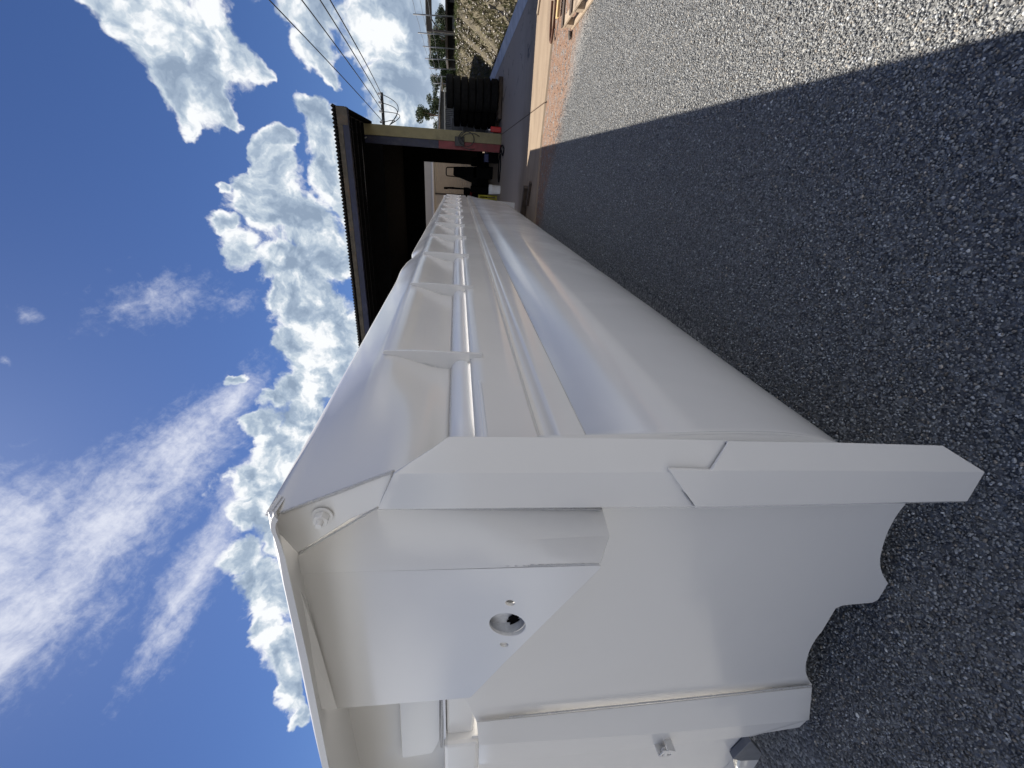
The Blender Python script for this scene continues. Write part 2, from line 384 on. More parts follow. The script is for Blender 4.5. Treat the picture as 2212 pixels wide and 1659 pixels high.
def stones(name, n, xr, yr, size, accept, tintf, z0=0.0):
    phi = (1+5**.5)/2
    base = np.array([(-1, phi, 0), (1, phi, 0), (-1, -phi, 0), (1, -phi, 0), (0, -1, phi), (0, 1, phi), (0, -1, -phi), (0, 1, -phi), (phi, 0, -1), (phi, 0, 1), (-phi, 0, -1), (-phi, 0, 1)])/1.9
    fc = np.array([(0,11,5),(0,5,1),(0,1,7),(0,7,10),(0,10,11),(1,5,9),(5,11,4),(11,10,2),(10,7,6),(7,1,8),(3,9,4),(3,4,2),(3,2,6),(3,6,8),(3,8,9),(4,9,5),(2,4,11),(6,2,10),(8,6,7),(9,8,1)])
    P = np.stack([RNG.uniform(*xr, n), RNG.uniform(*yr, n)], 1); P = P[accept(P)]; n = len(P)
    s = size*np.exp(RNG.normal(0, .24, n))/2
    sq = np.stack([RNG.uniform(.8, 1.25, n), RNG.uniform(.65, 1., n), RNG.uniform(.45, .8, n)], 1)
    V = base[None]*RNG.uniform(.78, 1.2, (n, 12, 1))*sq[:, None, :]
    q = RNG.normal(size=(n, 4)); q[:, 1:3] *= .45; q /= np.linalg.norm(q, axis=1)[:, None]
    a, b, c, d = q.T
    Rm = np.stack([a*a+b*b-c*c-d*d, 2*(b*c-a*d), 2*(b*d+a*c), 2*(b*c+a*d), a*a-b*b+c*c-d*d, 2*(c*d-a*b), 2*(b*d-a*c), 2*(c*d+a*b), a*a-b*b-c*c+d*d], 1).reshape(n, 3, 3)
    V = np.einsum('nij,nkj->nki', Rm, V)*s[:, None, None]
    V[:, :, 0] += P[:, None, 0]; V[:, :, 1] += P[:, None, 1]; V[:, :, 2] += z0 + (s*RNG.uniform(.15, .9, n))[:, None]
    tint = tintf(n, P)
    me = bpy.data.meshes.new(name); nv = n*12; nf = n*20
    me.vertices.add(nv); me.vertices.foreach_set('co', V.reshape(-1).astype(np.float32))
    me.loops.add(nf*3); me.polygons.add(nf)
    idx = (fc[None]+12*np.arange(n)[:, None, None]).reshape(-1)
    me.loops.foreach_set('vertex_index', idx.astype(np.int32)); me.polygons.foreach_set('loop_start', np.arange(nf, dtype=np.int32)*3)
    me.update(calc_edges=True)
    at_ = me.attributes.new('tint', 'FLOAT_COLOR', 'FACE')
    at_.data.foreach_set('color', np.repeat(np.concatenate([tint, np.ones((n, 1))], 1), 20, 0).reshape(-1).astype(np.float32))
    me.materials.append(STONE); o = bpy.data.objects.new(name, me); COL.objects.link(o); return o
def stone_tint(n, P=None):
    g = np.clip(np.exp(RNG.normal(-1.42, .40, n)), .06, .7)
    pale = RNG.random(n) < .008; g[pale] = RNG.uniform(.55, .75, pale.sum())
    t = np.stack([g*.98, g*1.0, g*.99], 1)
    warm = RNG.random(n) < .08; t[warm] *= (1.18, 1.02, .85)
    return t
def in_view_wedge(P):   # keep the strip between the body and the right-hand limit of the yard
    x, y = P[:, 0], P[:, 1]
    lim = 7.45-.66*x + .5*np.sin(x*3.1)*.4 + RNG.normal(0, .22, len(P))
    dens = np.clip(1.7/(.45+.30*y), 0, 1)
    return (y < lim) & (x < .55+.36*y+.35) & (x > -1.9+.0*y - .3*np.maximum(0, 1.5-y)) & (RNG.random(len(P)) < dens) & ~((x < -.8) & (y > 2.2))
g1 = stones('gravel', 880000, (-2.3, 3.6), (-.6, 8.0), .0083, in_view_wedge, stone_tint)
tag(g1, 'dark loose crushed gravel covering the yard', 'gravel', kind='stuff')

# ------------------------------------------------------------------ the white tipper body
body = thing('tipper_body', 'long freshly painted white steel tipper body lying in the yard with ribbed side', 'tipper body', (-1.78, 5.8, 0))
Y0, Y1 = .708, 10.9; XC = -1.78
def lerp(a, b, t): return a+(b-a)*t
GY = [1.32+.92*k for k in range(11)]
def tn(Y): return (Y-Y0)/(Y1-Y0)
def wave(Y):       # panels pillow out between the gussets, more towards the rear
    ph = (Y-GY[0])/.92; fr = ph-math.floor(ph)
    amp = .0 if Y < GY[0] else min(1, max(0, (Y-1.6)/1.6))
    k = math.floor(ph); r = .55+.45*math.sin(k*2.3+1)
    return amp*.7*r*math.sin(math.pi*fr)
DIAG = [(-.60, 1.566), (-.590, 1.60), (-.576, 1.679), (-.624, 1.797), (-.671, 1.915), (-.677, 1.95)]
def diag_x(z):
    for (x0, z0), (x1, z1) in zip(DIAG, DIAG[1:]):
        if z <= z1: return lerp(x0, x1, max(0, (z-z0)/(z1-z0)))
    return DIAG[-1][0]
def board_pts(Y):
    t = tn(Y); tx, tz = lerp(-.677, -.628, t), lerp(1.95, 1.848, t)
    w_ = wave(Y)
    dent = math.exp(-((Y-3.48)/.10)**2); dent2 = math.exp(-((Y-3.0)/.2)**2)
    ripple = .003*math.sin(Y*5.1)*min(1, max(0, (Y-2.9)/1.))
    base = [(-.622, 1.566), (-.6205, 1.585), (-.616, 1.613), (-.608, 1.645), (-.597, 1.68), (-.585, 1.715), (-.575, 1.748), (-.571, 1.778), (-.576, 1.806)]
    out = []
    for i, (x, z) in enumerate(base):
        q = math.sin(math.pi*i/(len(base)-1)) if i < 8 else 0
        q2 = max(0, (i-3)/5)
        z = lerp(z, 1.566+(z-1.566)*.93, t)
        out.append((x - .009*w_*q - .002*q2*w_, z + .010*w_*q2))
    bx, bz = out[-1]
    N = 9
    for i in range(1, N+1):
        s = i/N
        x = lerp(bx, tx, s) + .003*math.sin(math.pi*s); z = lerp(bz, tz, s)
        x += ripple*math.sin(math.pi*s)*.8 + .35*ripple*s - dent*.016*s + dent2*.008*s; z += -dent*.016*s*s + dent2*.006*s + ripple*.15*s
        out.append((x, z))
    b = max(0, min(1, (1.31-Y)/(1.31-Y0))); b = b*b*(3-2*b)
    if b > 0: out = [(lerp(x, diag_x(z), b) if z > 1.585 else x, z) for x, z in out]
    return out
def panel_pts(Y):
    t = tn(Y); b = .004*wave(Y+.1)
    p = [(-.585, 1.505), (-.578, 1.49), (-.577-b, 1.46), (-.577-b*1.6, 1.43), (-.577-b, 1.39), (-.577, 1.358), (-.5785, 1.352), (-.584, 1.347), (-.598, 1.342), (-.606, 1.335), (-.6085, 1.326), (-.606, 1.317), (-.598, 1.309), (-.588, 1.304), (-.582, 1.300), (-.580, 1.29), (-.580, 1.262), (-.580, 1.232), (-.5805, 1.228)]
    return p
def belly_pts(Y, n=40):
    a, b, e = 1.220, 1.05, 4.3; out = []
    s = max(0, (Y-9.3)/(Y1-9.3)); ins = .20*s*s; rise = .30*s*s
    cr = .0035*math.sin(Y*6.8)*math.exp(-((Y-2.9)/.5)**2) + .003*math.sin(Y*3.3)
    for i in range(n+1):
        th = math.pi*i/n
        cx, sz = math.cos(th), math.sin(th)
        x = XC + (a+cr*sz)*(abs(cx)**(2/e))*(1 if cx >= 0 else -1); z = 1.227-b*(abs(sz)**(2/e))
        f = sz**.5 if sz > 0 else 0
        x -= ins*f*(1 if cx > 0 else -1)*abs(cx)**.3; z += rise*f
        q = .0205*max(0, 1-sz*1.8)**2; x += -q if cx > 0 else q
        out.append((x, z))
    return out
def ys(n): 
    return [Y0+(Y1-Y0)*((i/n)**1.25) for i in range(n+1)]
def skin(name, fn, mat, n=260, mirror=False, thick=.005, ymin=0):
    V, Fs = [], []; YS = ys(n); m_ = None
    for y in YS:
        y = max(y, ymin); pts = fn(y)
        for x, z in pts: V.append(((2*XC-x) if mirror else x, y, z))
        m_ = len(pts)
    for i in range(len(YS)-1):
        for j in range(m_-1): Fs.append((i*m_+j, i*m_+j+1, (i+1)*m_+j+1, (i+1)*m_+j))
    me = bpy.data.meshes.new(name); me.from_pydata(V, [], Fs); me.materials.append(mat)
    me.polygons.foreach_set('use_smooth', [True]*len(me.polygons)); me.update()
    o = bpy.data.objects.new(name, me); COL.objects.link(o); o.parent = body; o.matrix_parent_inverse = Matrix.Translation(body.location).inverted()
    if thick:
        md = o.modifiers.new('thickness', 'SOLIDIFY'); md.thickness = thick; md.offset = 0
    return o
skin('side_board', board_pts, PAINT, 420); skin('side_board', board_pts, PAINT, 60, True)
skin('side_panel', panel_pts, PAINT, ymin=.834); skin('side_panel', panel_pts, PAINT, 60, True)
skin('belly', belly_pts, PAINT, 200, ymin=.834)
# round longitudinal tube with a flat lip, both sides
for mir in (False, True):
    f = (lambda x: 2*XC-x) if mir else (lambda x: x)
    tube('side_tube', [(f(-.620), y, 1.534) for y in ys(40) if y > .79], .034, PAINT_TUBE, body, 28)
weld('weld_bead', (-.616, Y0, 1.567), (-.616, 5.2, 1.567), .0045, body, 1)
weld('weld_bead', (-.587, Y0, 1.502), (-.587, 2.6, 1.502), .003, body, 2)
# short doubler strip under the tube and doubler plate at the front end
box('doubler_strip', (-.589, Y0, 1.478), (-.574, 1.14, 1.486), PAINT_TUBE, body, .001)
mesh_obj('doubler_plate', [(-.5728, Y0, 1.475), (-.5708, Y0, 1.475), (-.5708, Y0, 1.357), (-.5728, Y0, 1.357), (-.5728, 1.12, 1.476), (-.5708, 1.12, 1.476), (-.5708, 1.09, 1.357), (-.5728, 1.09, 1.357)], [(0, 1, 2, 3), (4, 5, 6, 7), (1, 5, 6, 2), (0, 4, 5, 1), (3, 2, 6, 7), (0, 3, 7, 4)], PAINT, body)
def gusset(Y):
    z_ = lerp(1, .94, tn(Y))
    pts = [(-.5605, 1.462), (-.5545, 1.60), (-.551, 1.70), (-.5530, 1.792), (-.566, 1.797), (-.573, 1.75), (-.590, 1.70), (-.608, 1.65), (-.620, 1.60), (-.628, 1.57), (-.622, 1.54), (-.600, 1.51), (-.580, 1.495), (-.5785, 1.462)]
    pts = [Vector((x, Y-.005, 1.566+(z-1.566)*(z_ if z > 1.566 else 1))) for x, z in pts]
    return plate('gusset', pts, .010, PAINT, body, bev=.002)
for gy in GY:
    g = gusset(gy)
    if gy < 6: 
        weld('weld_bead', (-.626, gy-.006, 1.572), (-.600, gy-.006, 1.665), .0035, body, int(gy*10))
        weld('weld_bead', (-.625, gy-.014, 1.545), (-.592, gy-.008, 1.505), .0045, body, int(gy*11))
# rear plate behind the rounded end
plate('rear_plate', [Vector(p) for p in [(-.60, Y1, 1.86), (-.612, Y1, 1.50), (-.675, Y1, .16), (-2.885, Y1, .16), (-2.95, Y1, 1.5), (-2.96, Y1, 1.86)]], .02, PAINT, body)

# ---- front end wall
YF, YS5 = .75, .83
# main front sheet with flame-cut bottom edge
edge = [(1965, 1080)] + arc((1965, 1080), (1905, 1190), .07)[1:] + arc((1905, 1190), (1919, 1260), .13)[1:] + [(1897, 1296), (1885, 1302), (1822, 1308), (1806, 1314), (1776, 1364)] + arc((1776, 1364), (1742, 1430), .07)[1:] + arc((1742, 1430), (1754, 1478), .12)[1:] + [(1752, 1500), (1097, 1556), (1030, 1560), (900, 1300)]
hid = [at(820, 1085, YS5)] + [Vector((x, YS5, z)) for x, z in ((-.645, 1.56), (-.622, 1.2), (-.63, .6), (-.70, .38))]   # runs behind the corner to meet the belly
plate('front_sheet', hid+px(YS5, *edge), .008, PAINT, body)
def bend_grid(name, rows, n=10, m_=3, th=.006, off=1, bev=.006, ang=10):
    """sheet through several polylines, resampled finely so slight twists shade smoothly"""
    def res(r):
        out = []
        for i in range(len(r)-1):
            for k in range(n): out.append(r[i].lerp(r[i+1], k/n))
        return out+[r[-1]]
    R2 = [res(r) for r in rows]; full_ = []
    for A_, B_ in zip(R2, R2[1:]):
        for k in range(m_): full_.append([p.lerp(q, k/m_) for p, q in zip(A_, B_)])
    full_.append(R2[-1]); bm = bmesh.new(); vv_ = [[bm.verts.new(p) for p in r] for r in full_]
    for A_, B_ in zip(vv_, vv_[1:]):
        for i in range(len(A_)-1): bm.faces.new((A_[i], A_[i+1], B_[i+1], B_[i]))
    o = bm_obj(name, bm, PAINT, body, smooth=True); o.data.set_sharp_from_angle(angle=R_(9))
    md = o.modifiers.new('thickness', 'SOLIDIFY'); md.thickness = th; md.offset = off
    md = o.modifiers.new('bevel', 'BEVEL'); md.width = bev; md.segments = 3; md.limit_method = 'ANGLE'; md.angle_limit = R_(ang)
    return o
# corner angle: outer flange turned a little towards the side, then flat web
def quad(name, pts, th=.006, mat=PAINT, tdir=(0, 1, 0), bev=.0015): return plate(name, [at(*p) for p in pts], th, mat, body, bev=bev, tdir=tdir)
def strip(name, A, B, mat=PAINT, th=.006, bev=.0015):
    """a bent-sheet strip between two polylines of (px, py, depth) with thickness"""
    A = [at(*p) for p in A]; B = [at(*p) for p in B]; n = len(A)
    V = A+B; Fs = [(i, i+1, n+i+1, n+i) for i in range(n-1)]
    o = mesh_obj(name, V, Fs, mat, body)
    md = o.modifiers.new('thickness', 'SOLIDIFY'); md.thickness = th; md.offset = 0
    if bev: md = o.modifiers.new('bevel', 'BEVEL'); md.width = bev; md.segments = 2
    return o
bm = bmesh.new()
cols = [[(967, 947, .72), (1100, 948, .72), (1300, 950, .72), (1569, 955, .72)],
        [(851, 1020, .69), (1050, 1019, .69), (1300, 1018, .69), (1537, 1016, .69)],
        [(816, 1094, .71), (1050, 1092, .71), (1300, 1090, .71), (1502, 1089, .71)]]
bm.free(); rows = [[at(*p) for p in c] for c in cols]
rows = [[p+Vector((-.10, .12, 0)) for p in rows[0]]]+rows+[[at(x, y+3, .822) for x, y, _ in cols[2]]]
bend_grid('corner_angle', rows, bev=.005, ang=12)
# lower channel lapped over it
bm = bmesh.new()
c0 = [(1569, 957, .712), (1800, 961, .712), (2031, 966, .712)]
c1 = [(1533, 1012, .682), (1800, 1013, .682), (2119, 1013, .682)]
c1b = [(1440, 1009, .682), (1800, 1014, .682), (2120, 1016, .682)]
c2 = [(1500, 1089, .682), (1800, 1082, .682), (2086, 1076, .682)]
A = [bm.verts.new(at(*p)) for p in c0]; B = [bm.verts.new(at(*p)) for p in c1b]; B[0].co = at(1533, 1012, .682)
B0 = bm.verts.new(at(*c1b[0])); C = [bm.verts.new(at(*p)) for p in c2]
S = [bm.verts.new(at(*p)+Vector((-.10, .12, 0))) for p in c0]; Bk = [bm.verts.new(at(x, y+3, .80)) for x, y, _ in c2]
for a, b in ((S, A), (A, B), (C, Bk)):
    for i in range(2): bm.faces.new((a[i], a[i+1], b[i+1], b[i]))
bm.faces.new((B0, B[0], B[1], C[1], C[0])); bm.faces.new((B[1], B[2], C[2], C[1]))
o = bm_obj('corner_channel', bm, PAINT, body)
md = o.modifiers.new('thickness', 'SOLIDIFY'); md.thickness = .008; md.offset = 1
md = o.modifiers.new('bevel', 'BEVEL'); md.width = .004; md.segments = 3; md.limit_method = 'ANGLE'; md.angle_limit = R_(15)
# return plate that closes the corner against the belly
p1_, p2_ = at(1200, 949, .716), at(2031, 966, .712); ra, rb = [], []
for x_, z_ in [(-.580, 1.36), (-.580, 1.27)] + [q for q in belly_pts(.85, 80)[1:30] if q[1] > p2_.z]:
    f_ = (z_-p1_.z)/(p2_.z-p1_.z); xs_ = p1_.x+(p2_.x-p1_.x)*f_-.09
    ra.append(Vector((xs_-.004, .824, z_))); rb.append(Vector((x_+.004, .840, z_)))
o = mesh_obj('corner_return', ra+rb, [(i, i+1, len(ra)+i+1, len(ra)+i) for i in range(len(ra)-1)], PAINT, body, True)
md = o.modifiers.new('thickness', 'SOLIDIFY'); md.thickness = .008; md.offset = 0
weld('weld_bead', at(1575, 954, .716), at(2020, 963, .716), .002, body, 21)
weld('weld_bead', at(1436, 1012, .697), at(1498, 1092, .697), .003, body, 22)
weld('weld_bead', at(1569, 958, .718), at(1533, 1018, .693), .003, body, 23)
# upper corner plate under the ledge with its nut
plate('corner_plate', px(.703, (611, 1108), (660, 1092), (730, 1066), (819, 1029), (851, 1018), (822, 1096), (760, 1120), (642, 1196), (600, 1150), (592, 1120)), .010, PAINT, body, bev=.003)
weld('weld_bead', at(608, 1108, .701), at(851, 1018, .701), .004, body, 24)
weld('weld_bead', at(645, 1196, .703), at(816, 1096, .703), .003, body, 25)
nutc = at(697, 1113, .699)
def hexnut(c, r, name='nut'):
    bm = bmesh.new()
    bmesh.ops.create_cone(bm, cap_ends=True, segments=32, radius1=r*1.32, radius2=r*1.32, depth=.004, matrix=Matrix.Translation(c+Vector((0, -.002, 0))) @ Matrix.Rotation(R_(90), 4, 'X'))
    o = bm_obj('washer', bm, PAINT, body, bev=.0008)
    bm = bmesh.new()
    bmesh.ops.create_cone(bm, cap_ends=True, segments=6, radius1=r, radius2=r, depth=.016, matrix=Matrix.Translation(c+Vector((0, -.012, 0))) @ Matrix.Rotation(R_(90), 4, 'X') @ Matrix.Rotation(R_(14), 4, 'Z'))
    nt = bm_obj(name, bm, PAINT, body, bev=.0015)
    bm = bmesh.new()
    bmesh.ops.create_cone(bm, cap_ends=True, segments=24, radius1=r*.48, radius2=r*.43, depth=.03, matrix=Matrix.Translation(c+Vector((0, -.018, 0))) @ Matrix.Rotation(R_(90), 4, 'X'))
    bt = bm_obj('bolt_end', bm, PAINT, body, bev=.001)
hexnut(nutc, .0165)
def cov(a, b):
    r = ray(a, b); B_ = .19; A_ = .697-B_*1.55; k = (A_+B_*EYE)/(r.y-B_*r.z)
    return Vector((0, 0, EYE)) + r*k
# cover box: sloping side, front face with the hole
side_pts = [(642, 1194, .752), (816, 1098, .752), (1050, 1098, .752), (1302, 1103, .752)]
in_pts = [(640, 1237, .712), (850, 1230, .712), (1070, 1226, .712), (1297, 1221, .712)]
a = [at(*p) for p in [(640, 1204, .77), (816, 1100, .78), (1050, 1099, .78), (1300, 1101, .78)]]
b = [cov(*p[:2]) for p in in_pts]; lo = []
for (x_, y_, f_), pa_, pb_ in zip([(640, 1218, .42), (830, 1180, .62), (1060, 1170, .56), (1316, 1160, .49)], a, b):
    lo.append(at(x_, y_, pa_.y+(pb_.y-pa_.y)*f_))
bend_grid('cover_side', [[p+Vector((-.01, .05, 0)) for p in a], a, lo, b], off=-1, bev=.004, ang=14)
weld('weld_bead', at(820, 1098, .772), at(1300, 1100, .772), .004, body, 26)
YP = .705
hc = cov(1096, 1350)
def circ_c(c, r, n): return [Vector((c.x+r*math.cos(2*math.pi*k/n), c.y+.19*r*math.sin(2*math.pi*k/n), c.z+r*math.sin(2*math.pi*k/n))) for k in range(n)]
holes = [circ_c(hc, .0465, 40), circ_c(cov(1102, 1303), .0115, 20), circ_c(cov(1089, 1393), .011, 20)]
plate('cover_plate', [cov(*q) for q in ((642, 1238), (1070, 1228), (1296, 1222), (1299, 1226), (1089, 1433), (1018, 1506), (1012, 1508), (727, 1531), (685, 1390))], .010, PAINT, body, holes, bev=.0012)
weld('weld_bead', cov(668, 1233), cov(1294, 1218), .003, body, 27)
# sheet that bends from the cover plate up to the ledge
strip('ledge_fold', [(633, 1238, .735), (660, 1390, .735), (694, 1531, .735)], [(644, 1240, .766), (688, 1390, .764), (728, 1531, .760)], PAINT, .005)
# tube inside behind the hole
HOLEIN = simple('bare_grey_steel', (.62, .63, .65), .5, .1, .3, 25)
V, Fs = [], []
for j, yy in enumerate((hc.y+.012, hc.y+.07)):
    for c in circ((hc.x-.006, yy, hc.z), .050, 40): V.append(c)
for k in range(40): Fs.append((k, (k+1) % 40, 40+(k+1) % 40, 40+k))
mesh_obj('hole_sleeve', V, Fs, HOLEIN, body, True)
ragged = [(hc.x-.02+.026*math.cos(q)*(1+.35*math.sin(q*5)), .79, hc.z+.0+.02*math.sin(q)*(1+.4*math.cos(q*7))) for q in [2*math.pi*i/30 for i in range(30)]]
tc_ = at(1110, 1340, hc.y+.034)
plate('torn_edge', [Vector((tc_.x+(p[0]-hc.x+.02)*.8, hc.y+.034, tc_.z+(p[2]-hc.z)*.75)) for p in ragged], .003, SHADE_BLACK, body, bev=0)
plate('hole_backing', circ((hc.x-.01, hc.y+.040, hc.z), .058, 24), .003, HOLEIN, body, bev=0)
# top ledge with its turned-up lip
lip_top = [(592, 1114), (586, 1124), (584, 1133), (586, 1146), (593, 1165), (603, 1200), (614, 1262), (648, 1421), (697, 1659)]
lip_bot = [(601, 1124), (596, 1132), (595, 1140), (597, 1152), (606, 1175), (617, 1208), (629, 1262), (664, 1421), (710, 1659)]
YL = .61
bm = bmesh.new()
jit = [(0, 0)]*5 + [(1.5, 0)]*1 + [(0, 0)]*6
t1 = [bm.verts.new(at(x+random.uniform(-.8, .8), y, YL)) for x, y in lip_top]; t2 = [bm.verts.new(at(x+random.uniform(-.5, .5), y, YL)) for x, y in lip_bot]
t1.append(bm.verts.new((-2.96, YL, t1[-1].co.z+.01))); t2.append(bm.verts.new((-2.96, YL, t2[-1].co.z+.01)))
def row(vs, y, dz, xm): return [bm.verts.new((min(v.co.x, xm), y, v.co.z+dz)) for v in vs]
m1, m2 = row(t1, .703, .050, -.660), row(t2, .703, .048, -.660)
u1, u2 = row(t1, .975, .058, -.715), row(t2, .975, .056, -.715)
N = len(t1)
for A_, B_ in ((t1, t2), (t1, m1), (m1, u1), (t2, m2), (m2, u2), (u1, u2)):
    for i in range(N-1): bm.faces.new((A_[i], A_[i+1], B_[i+1], B_[i]))
for e_i in (0, -1):
    bm.faces.new((t1[e_i], t2[e_i], m2[e_i], m1[e_i])); bm.faces.new((m1[e_i], m2[e_i], u2[e_i], u1[e_i]))
bm_obj('top_ledge', bm, PAINT_DULL, body, bev=.0018)
# recess left of the cover: upper sheet, stiffener block, cross tube, post
def at_l(*pp, Y): return [at(a, b, Y) for a, b in pp]
plate('upper_front_sheet', [at(650, 1300, .93), at(985, 1400, .93)] + [Vector((-3.0, .93, 1.58)), Vector((-3.0, .93, 2.06))], .006, PAINT_DULL, body)
plate('stiffener_plate', px(.90, (861, 1480), (950, 1480), (950, 1600), (935, 1627), (868, 1638)), .012, PAINT, body, bev=.003)
def rhs(name, lo, hi, bev, mat=PAINT): return box(name, lo, hi, mat, body, bev)
a_ = at(963, 1507, .86); b_ = at(1027, 1507, .86); e_ = at(963, 1606, .86)
rhs('cross_tube', (e_.x-.02, .86, b_.z), (a_.x+.35, .92, a_.z), .012)
rhs('cross_tube_lip', (e_.x-.0, .845, a_.z+.001), (a_.x+.35, .93, a_.z+.010), .002, PAINT_TUBE)
s0 = at(958, 1612, .82); s1 = at(1035, 1612, .82)
rhs('cross_box', (s0.x-1.3, .82, s1.z), (s0.x, .93, s0.z), .016)
weld('weld_bead', at(956, 1506, .86), at(953, 1612, .85), .006, body, 31)
# inner post: shaded side, lit side, and bottom
bm = bmesh.new()
pa = [(1030, 1558, .815), (1400, 1520, .815), (1752, 1483, .815)]
pb = [(1034, 1606, .775), (1400, 1583, .775), (1746, 1552, .775)]
pc = [(1034, 1648, .775), (1400, 1612, .775), (1625, 1587, .775)]
bm.free(); va, vb, vc = ([at(*p) for p in q] for q in (pa, pb, pc))
bend_grid('inner_post', [va, vb, vc, [p+Vector((-.004, .05, 0)) for p in vc]], bev=.006, ang=12)
plate('inner_post_foot', [vb[2]+Vector((0, -.001, 0)), at(1727, 1571, .774), vc[2]+Vector((0, -.001, 0))], .006, PAINT, body, bev=0)
weld('weld_bead', at(1100, 1549, .812), at(1752, 1481, .812), .0035, body, 33)
plate('front_sheet', [at(1020, 1590, .835), at(1625, 1570, .835), at(1583, 1640, .835), at(1600, 1700, .835), at(1560, 1800, .835), Vector((-2.95, .835, .45)), Vector((-2.95, .835, 1.6)), at(1030, 1700, .835)], .008, PAINT, body)
# bottom lug beneath the sheet
plate('bottom_lug', px(.80, (1622, 1600), (1583, 1640), (1600, 1644), (1640, 1642), (1646, 1628)), .03, RUSTG, body, bev=.002)  # dark grey stands in for the shade on this lug
plate('bottom_lug', px(.86, (1600, 1640), (1640, 1640), (1618, 1690), (1590, 1690)), .02, PAINT, body, bev=.002)
# small latch bracket on the post
c = at(1433, 1605, .765)
Xv = Vector((1, 0, 0)); rotm = Matrix.Rotation(R_(20), 3, 'Y')
def P(x, y, z): return c + rotm@Vector((x, y, z))
def bracket_plate(name, pts, th, tdir, holes=()):
    return plate(name, pts, th, PAINT, body, holes, bev=.001, tdir=rotm@Vector(tdir))
hol = []
for cx, cz, rr in ((-.006, -.013, .009), (-.012, .012, .005)):
    hol.append([P(cx+rr*math.cos(q), -.036, cz+rr*math.sin(q)) for q in [2*math.pi*i/18 for i in range(18)]])
bracket_plate('latch_bracket', [P(-.024, -.036, -.028), P(.022, -.036, -.028), P(.026, -.036, .0), P(.014, -.036, .028), P(-.026, -.036, .024)], .004, (0, 1, 0), hol)
bracket_plate('latch_bracket', [P(-.026, -.036, -.028), P(-.026, -.036, .026), P(-.030, .01, .026), P(-.030, .01, -.028)], .004, (1, 0, 0))
bracket_plate('latch_bracket', [P(.022, -.034, -.028), P(.024, -.034, .008), P(.022, .01, .008), P(.022, .01, -.028)], .004, (-1, 0, 0))
tube('latch_pin', [P(-.034, -.018, .006), P(.006, -.018, .006)], .005, PAINT, body, 12)

# timber packers under the rear of the body
def timber(name, a, b, w_, h, mat, label, cat='timber', group=None, bev=.004):
    a, b = Vector(a), Vector(b); d = (b-a); L = d.length; ang = math.atan2(d.y, d.x)
    bm = bmesh.new(); box_bm(bm, (0, 0, h/2), (L, w_, h))
    o = bm_obj(name, bm, mat, None, bev=bev); o.location = (a+b)/2; o.rotation_euler = (0, 0, ang)
    return tag(o, label, cat, group)
timber('timber_packer', (-1.1, 10.1, .028), (-.28, 9.72, .028), .12, .11, WOODD, 'dark timber packer on the paving, poking out below the far end of the white body')
timber('timber_packer', (-.62, 9.60, .028), (-.18, 9.40, .028), .10, .05, WOODD, 'short dark board on the paving, nearest to the white body')
timber('timber_packer', (-2.8, 3.2, 0), (-1.0, 3.2, 0), .2, .095, WOODD, 'thick dark timber bearer crosswise underneath the white body, nearer the camera')
timber('timber_packer', (-2.8, 8.6, 0), (-1.0, 8.6, 0), .2, .095, WOODD, 'thick dark timber bearer crosswise underneath the white body, farther from the camera')

# ------------------------------------------------------------------ workshop shed
shed = thing('workshop_shed', 'dark open-fronted workshop shed with flat corrugated roof and yellow corner post', 'shed', (-6, 16.6, 0))
def corrugated(name, x0, x1, y0, y1, z0, z1, mat, parent, amp=.02, wl=.09, axis='x'):
    n = int((x1-x0)/wl*8); V = []; Fs = []
    for i in range(n+1):
        x = x0+(x1-x0)*i/n; dz = amp*math.cos(2*math.pi*(x-x0)/wl)
        V += [(x, y0, z0+dz), (x, y1, z1+dz), (x, y0, z0+dz+.004), (x, y1, z1+dz+.004)]
    for i in range(n):
        a = 4*i; b = a+4; Fs += [(a, b, b+1, a+1), (a+2, a+3, b+3, b+2), (a, a+2, b+2, b), (a+1, b+1, b+3, a+3)]
    return mesh_obj(name, V, Fs, mat, parent, True)
ZR = 4.60
corrugated('roof', -17, 1.24, 12.82, 29.5, ZR+.045, ZR+.35, DARKMETAL, shed)
def fascia():
    bm = bmesh.new(); box_bm(bm, (-7.9, 12.98, 4.515), (18.2, .05, .12))
    return bm_obj('fascia', bm, TAN, shed, bev=.004)
fascia()
box('roof_beam', (-17, 12.96, 4.30), (1.19, 13.09, 4.452), NAVYB, shed, .004)
box('beam_end_cap', (.80, 12.935, 4.31), (1.20, 12.955, 4.575), TAN, shed, .003)
box('barge_board', (1.14, 13.1, 4.40), (1.22, 17.0, 4.60), SHADE_BLACK, shed, .004)
for i in range(5): box('purlin', (-17, 13.6+.62*i, 4.52), (1.1, 13.68+.62*i, 4.60), SHADE_BLACK, shed)
box('lintel', (-17, 16.62, 4.05), (.56, 16.8, 4.68), SHADE_BLACK, shed, .01)
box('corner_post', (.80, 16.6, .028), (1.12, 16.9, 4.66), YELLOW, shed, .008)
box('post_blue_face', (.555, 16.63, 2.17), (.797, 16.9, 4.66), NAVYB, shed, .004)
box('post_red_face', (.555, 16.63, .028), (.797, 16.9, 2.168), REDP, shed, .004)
box('side_wall', (1.0, 16.9, .028), (1.1, 29, 4.9), SHADE_BLACK, shed)
box('far_side_wall', (-16.9, 16.9, .028), (-16.8, 29, 4.9), SHADE_BLACK, shed)
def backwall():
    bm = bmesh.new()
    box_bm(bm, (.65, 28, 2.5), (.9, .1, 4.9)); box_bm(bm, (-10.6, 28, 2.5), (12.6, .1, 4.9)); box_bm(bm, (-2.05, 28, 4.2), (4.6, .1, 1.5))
    return bm_obj('back_wall', bm, SHADE_BLACK, shed)
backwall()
box('ceiling_lining', (-16.8, 16.85, 4.62), (1.0, 28, 4.66), SHADE_BLACK, shed)
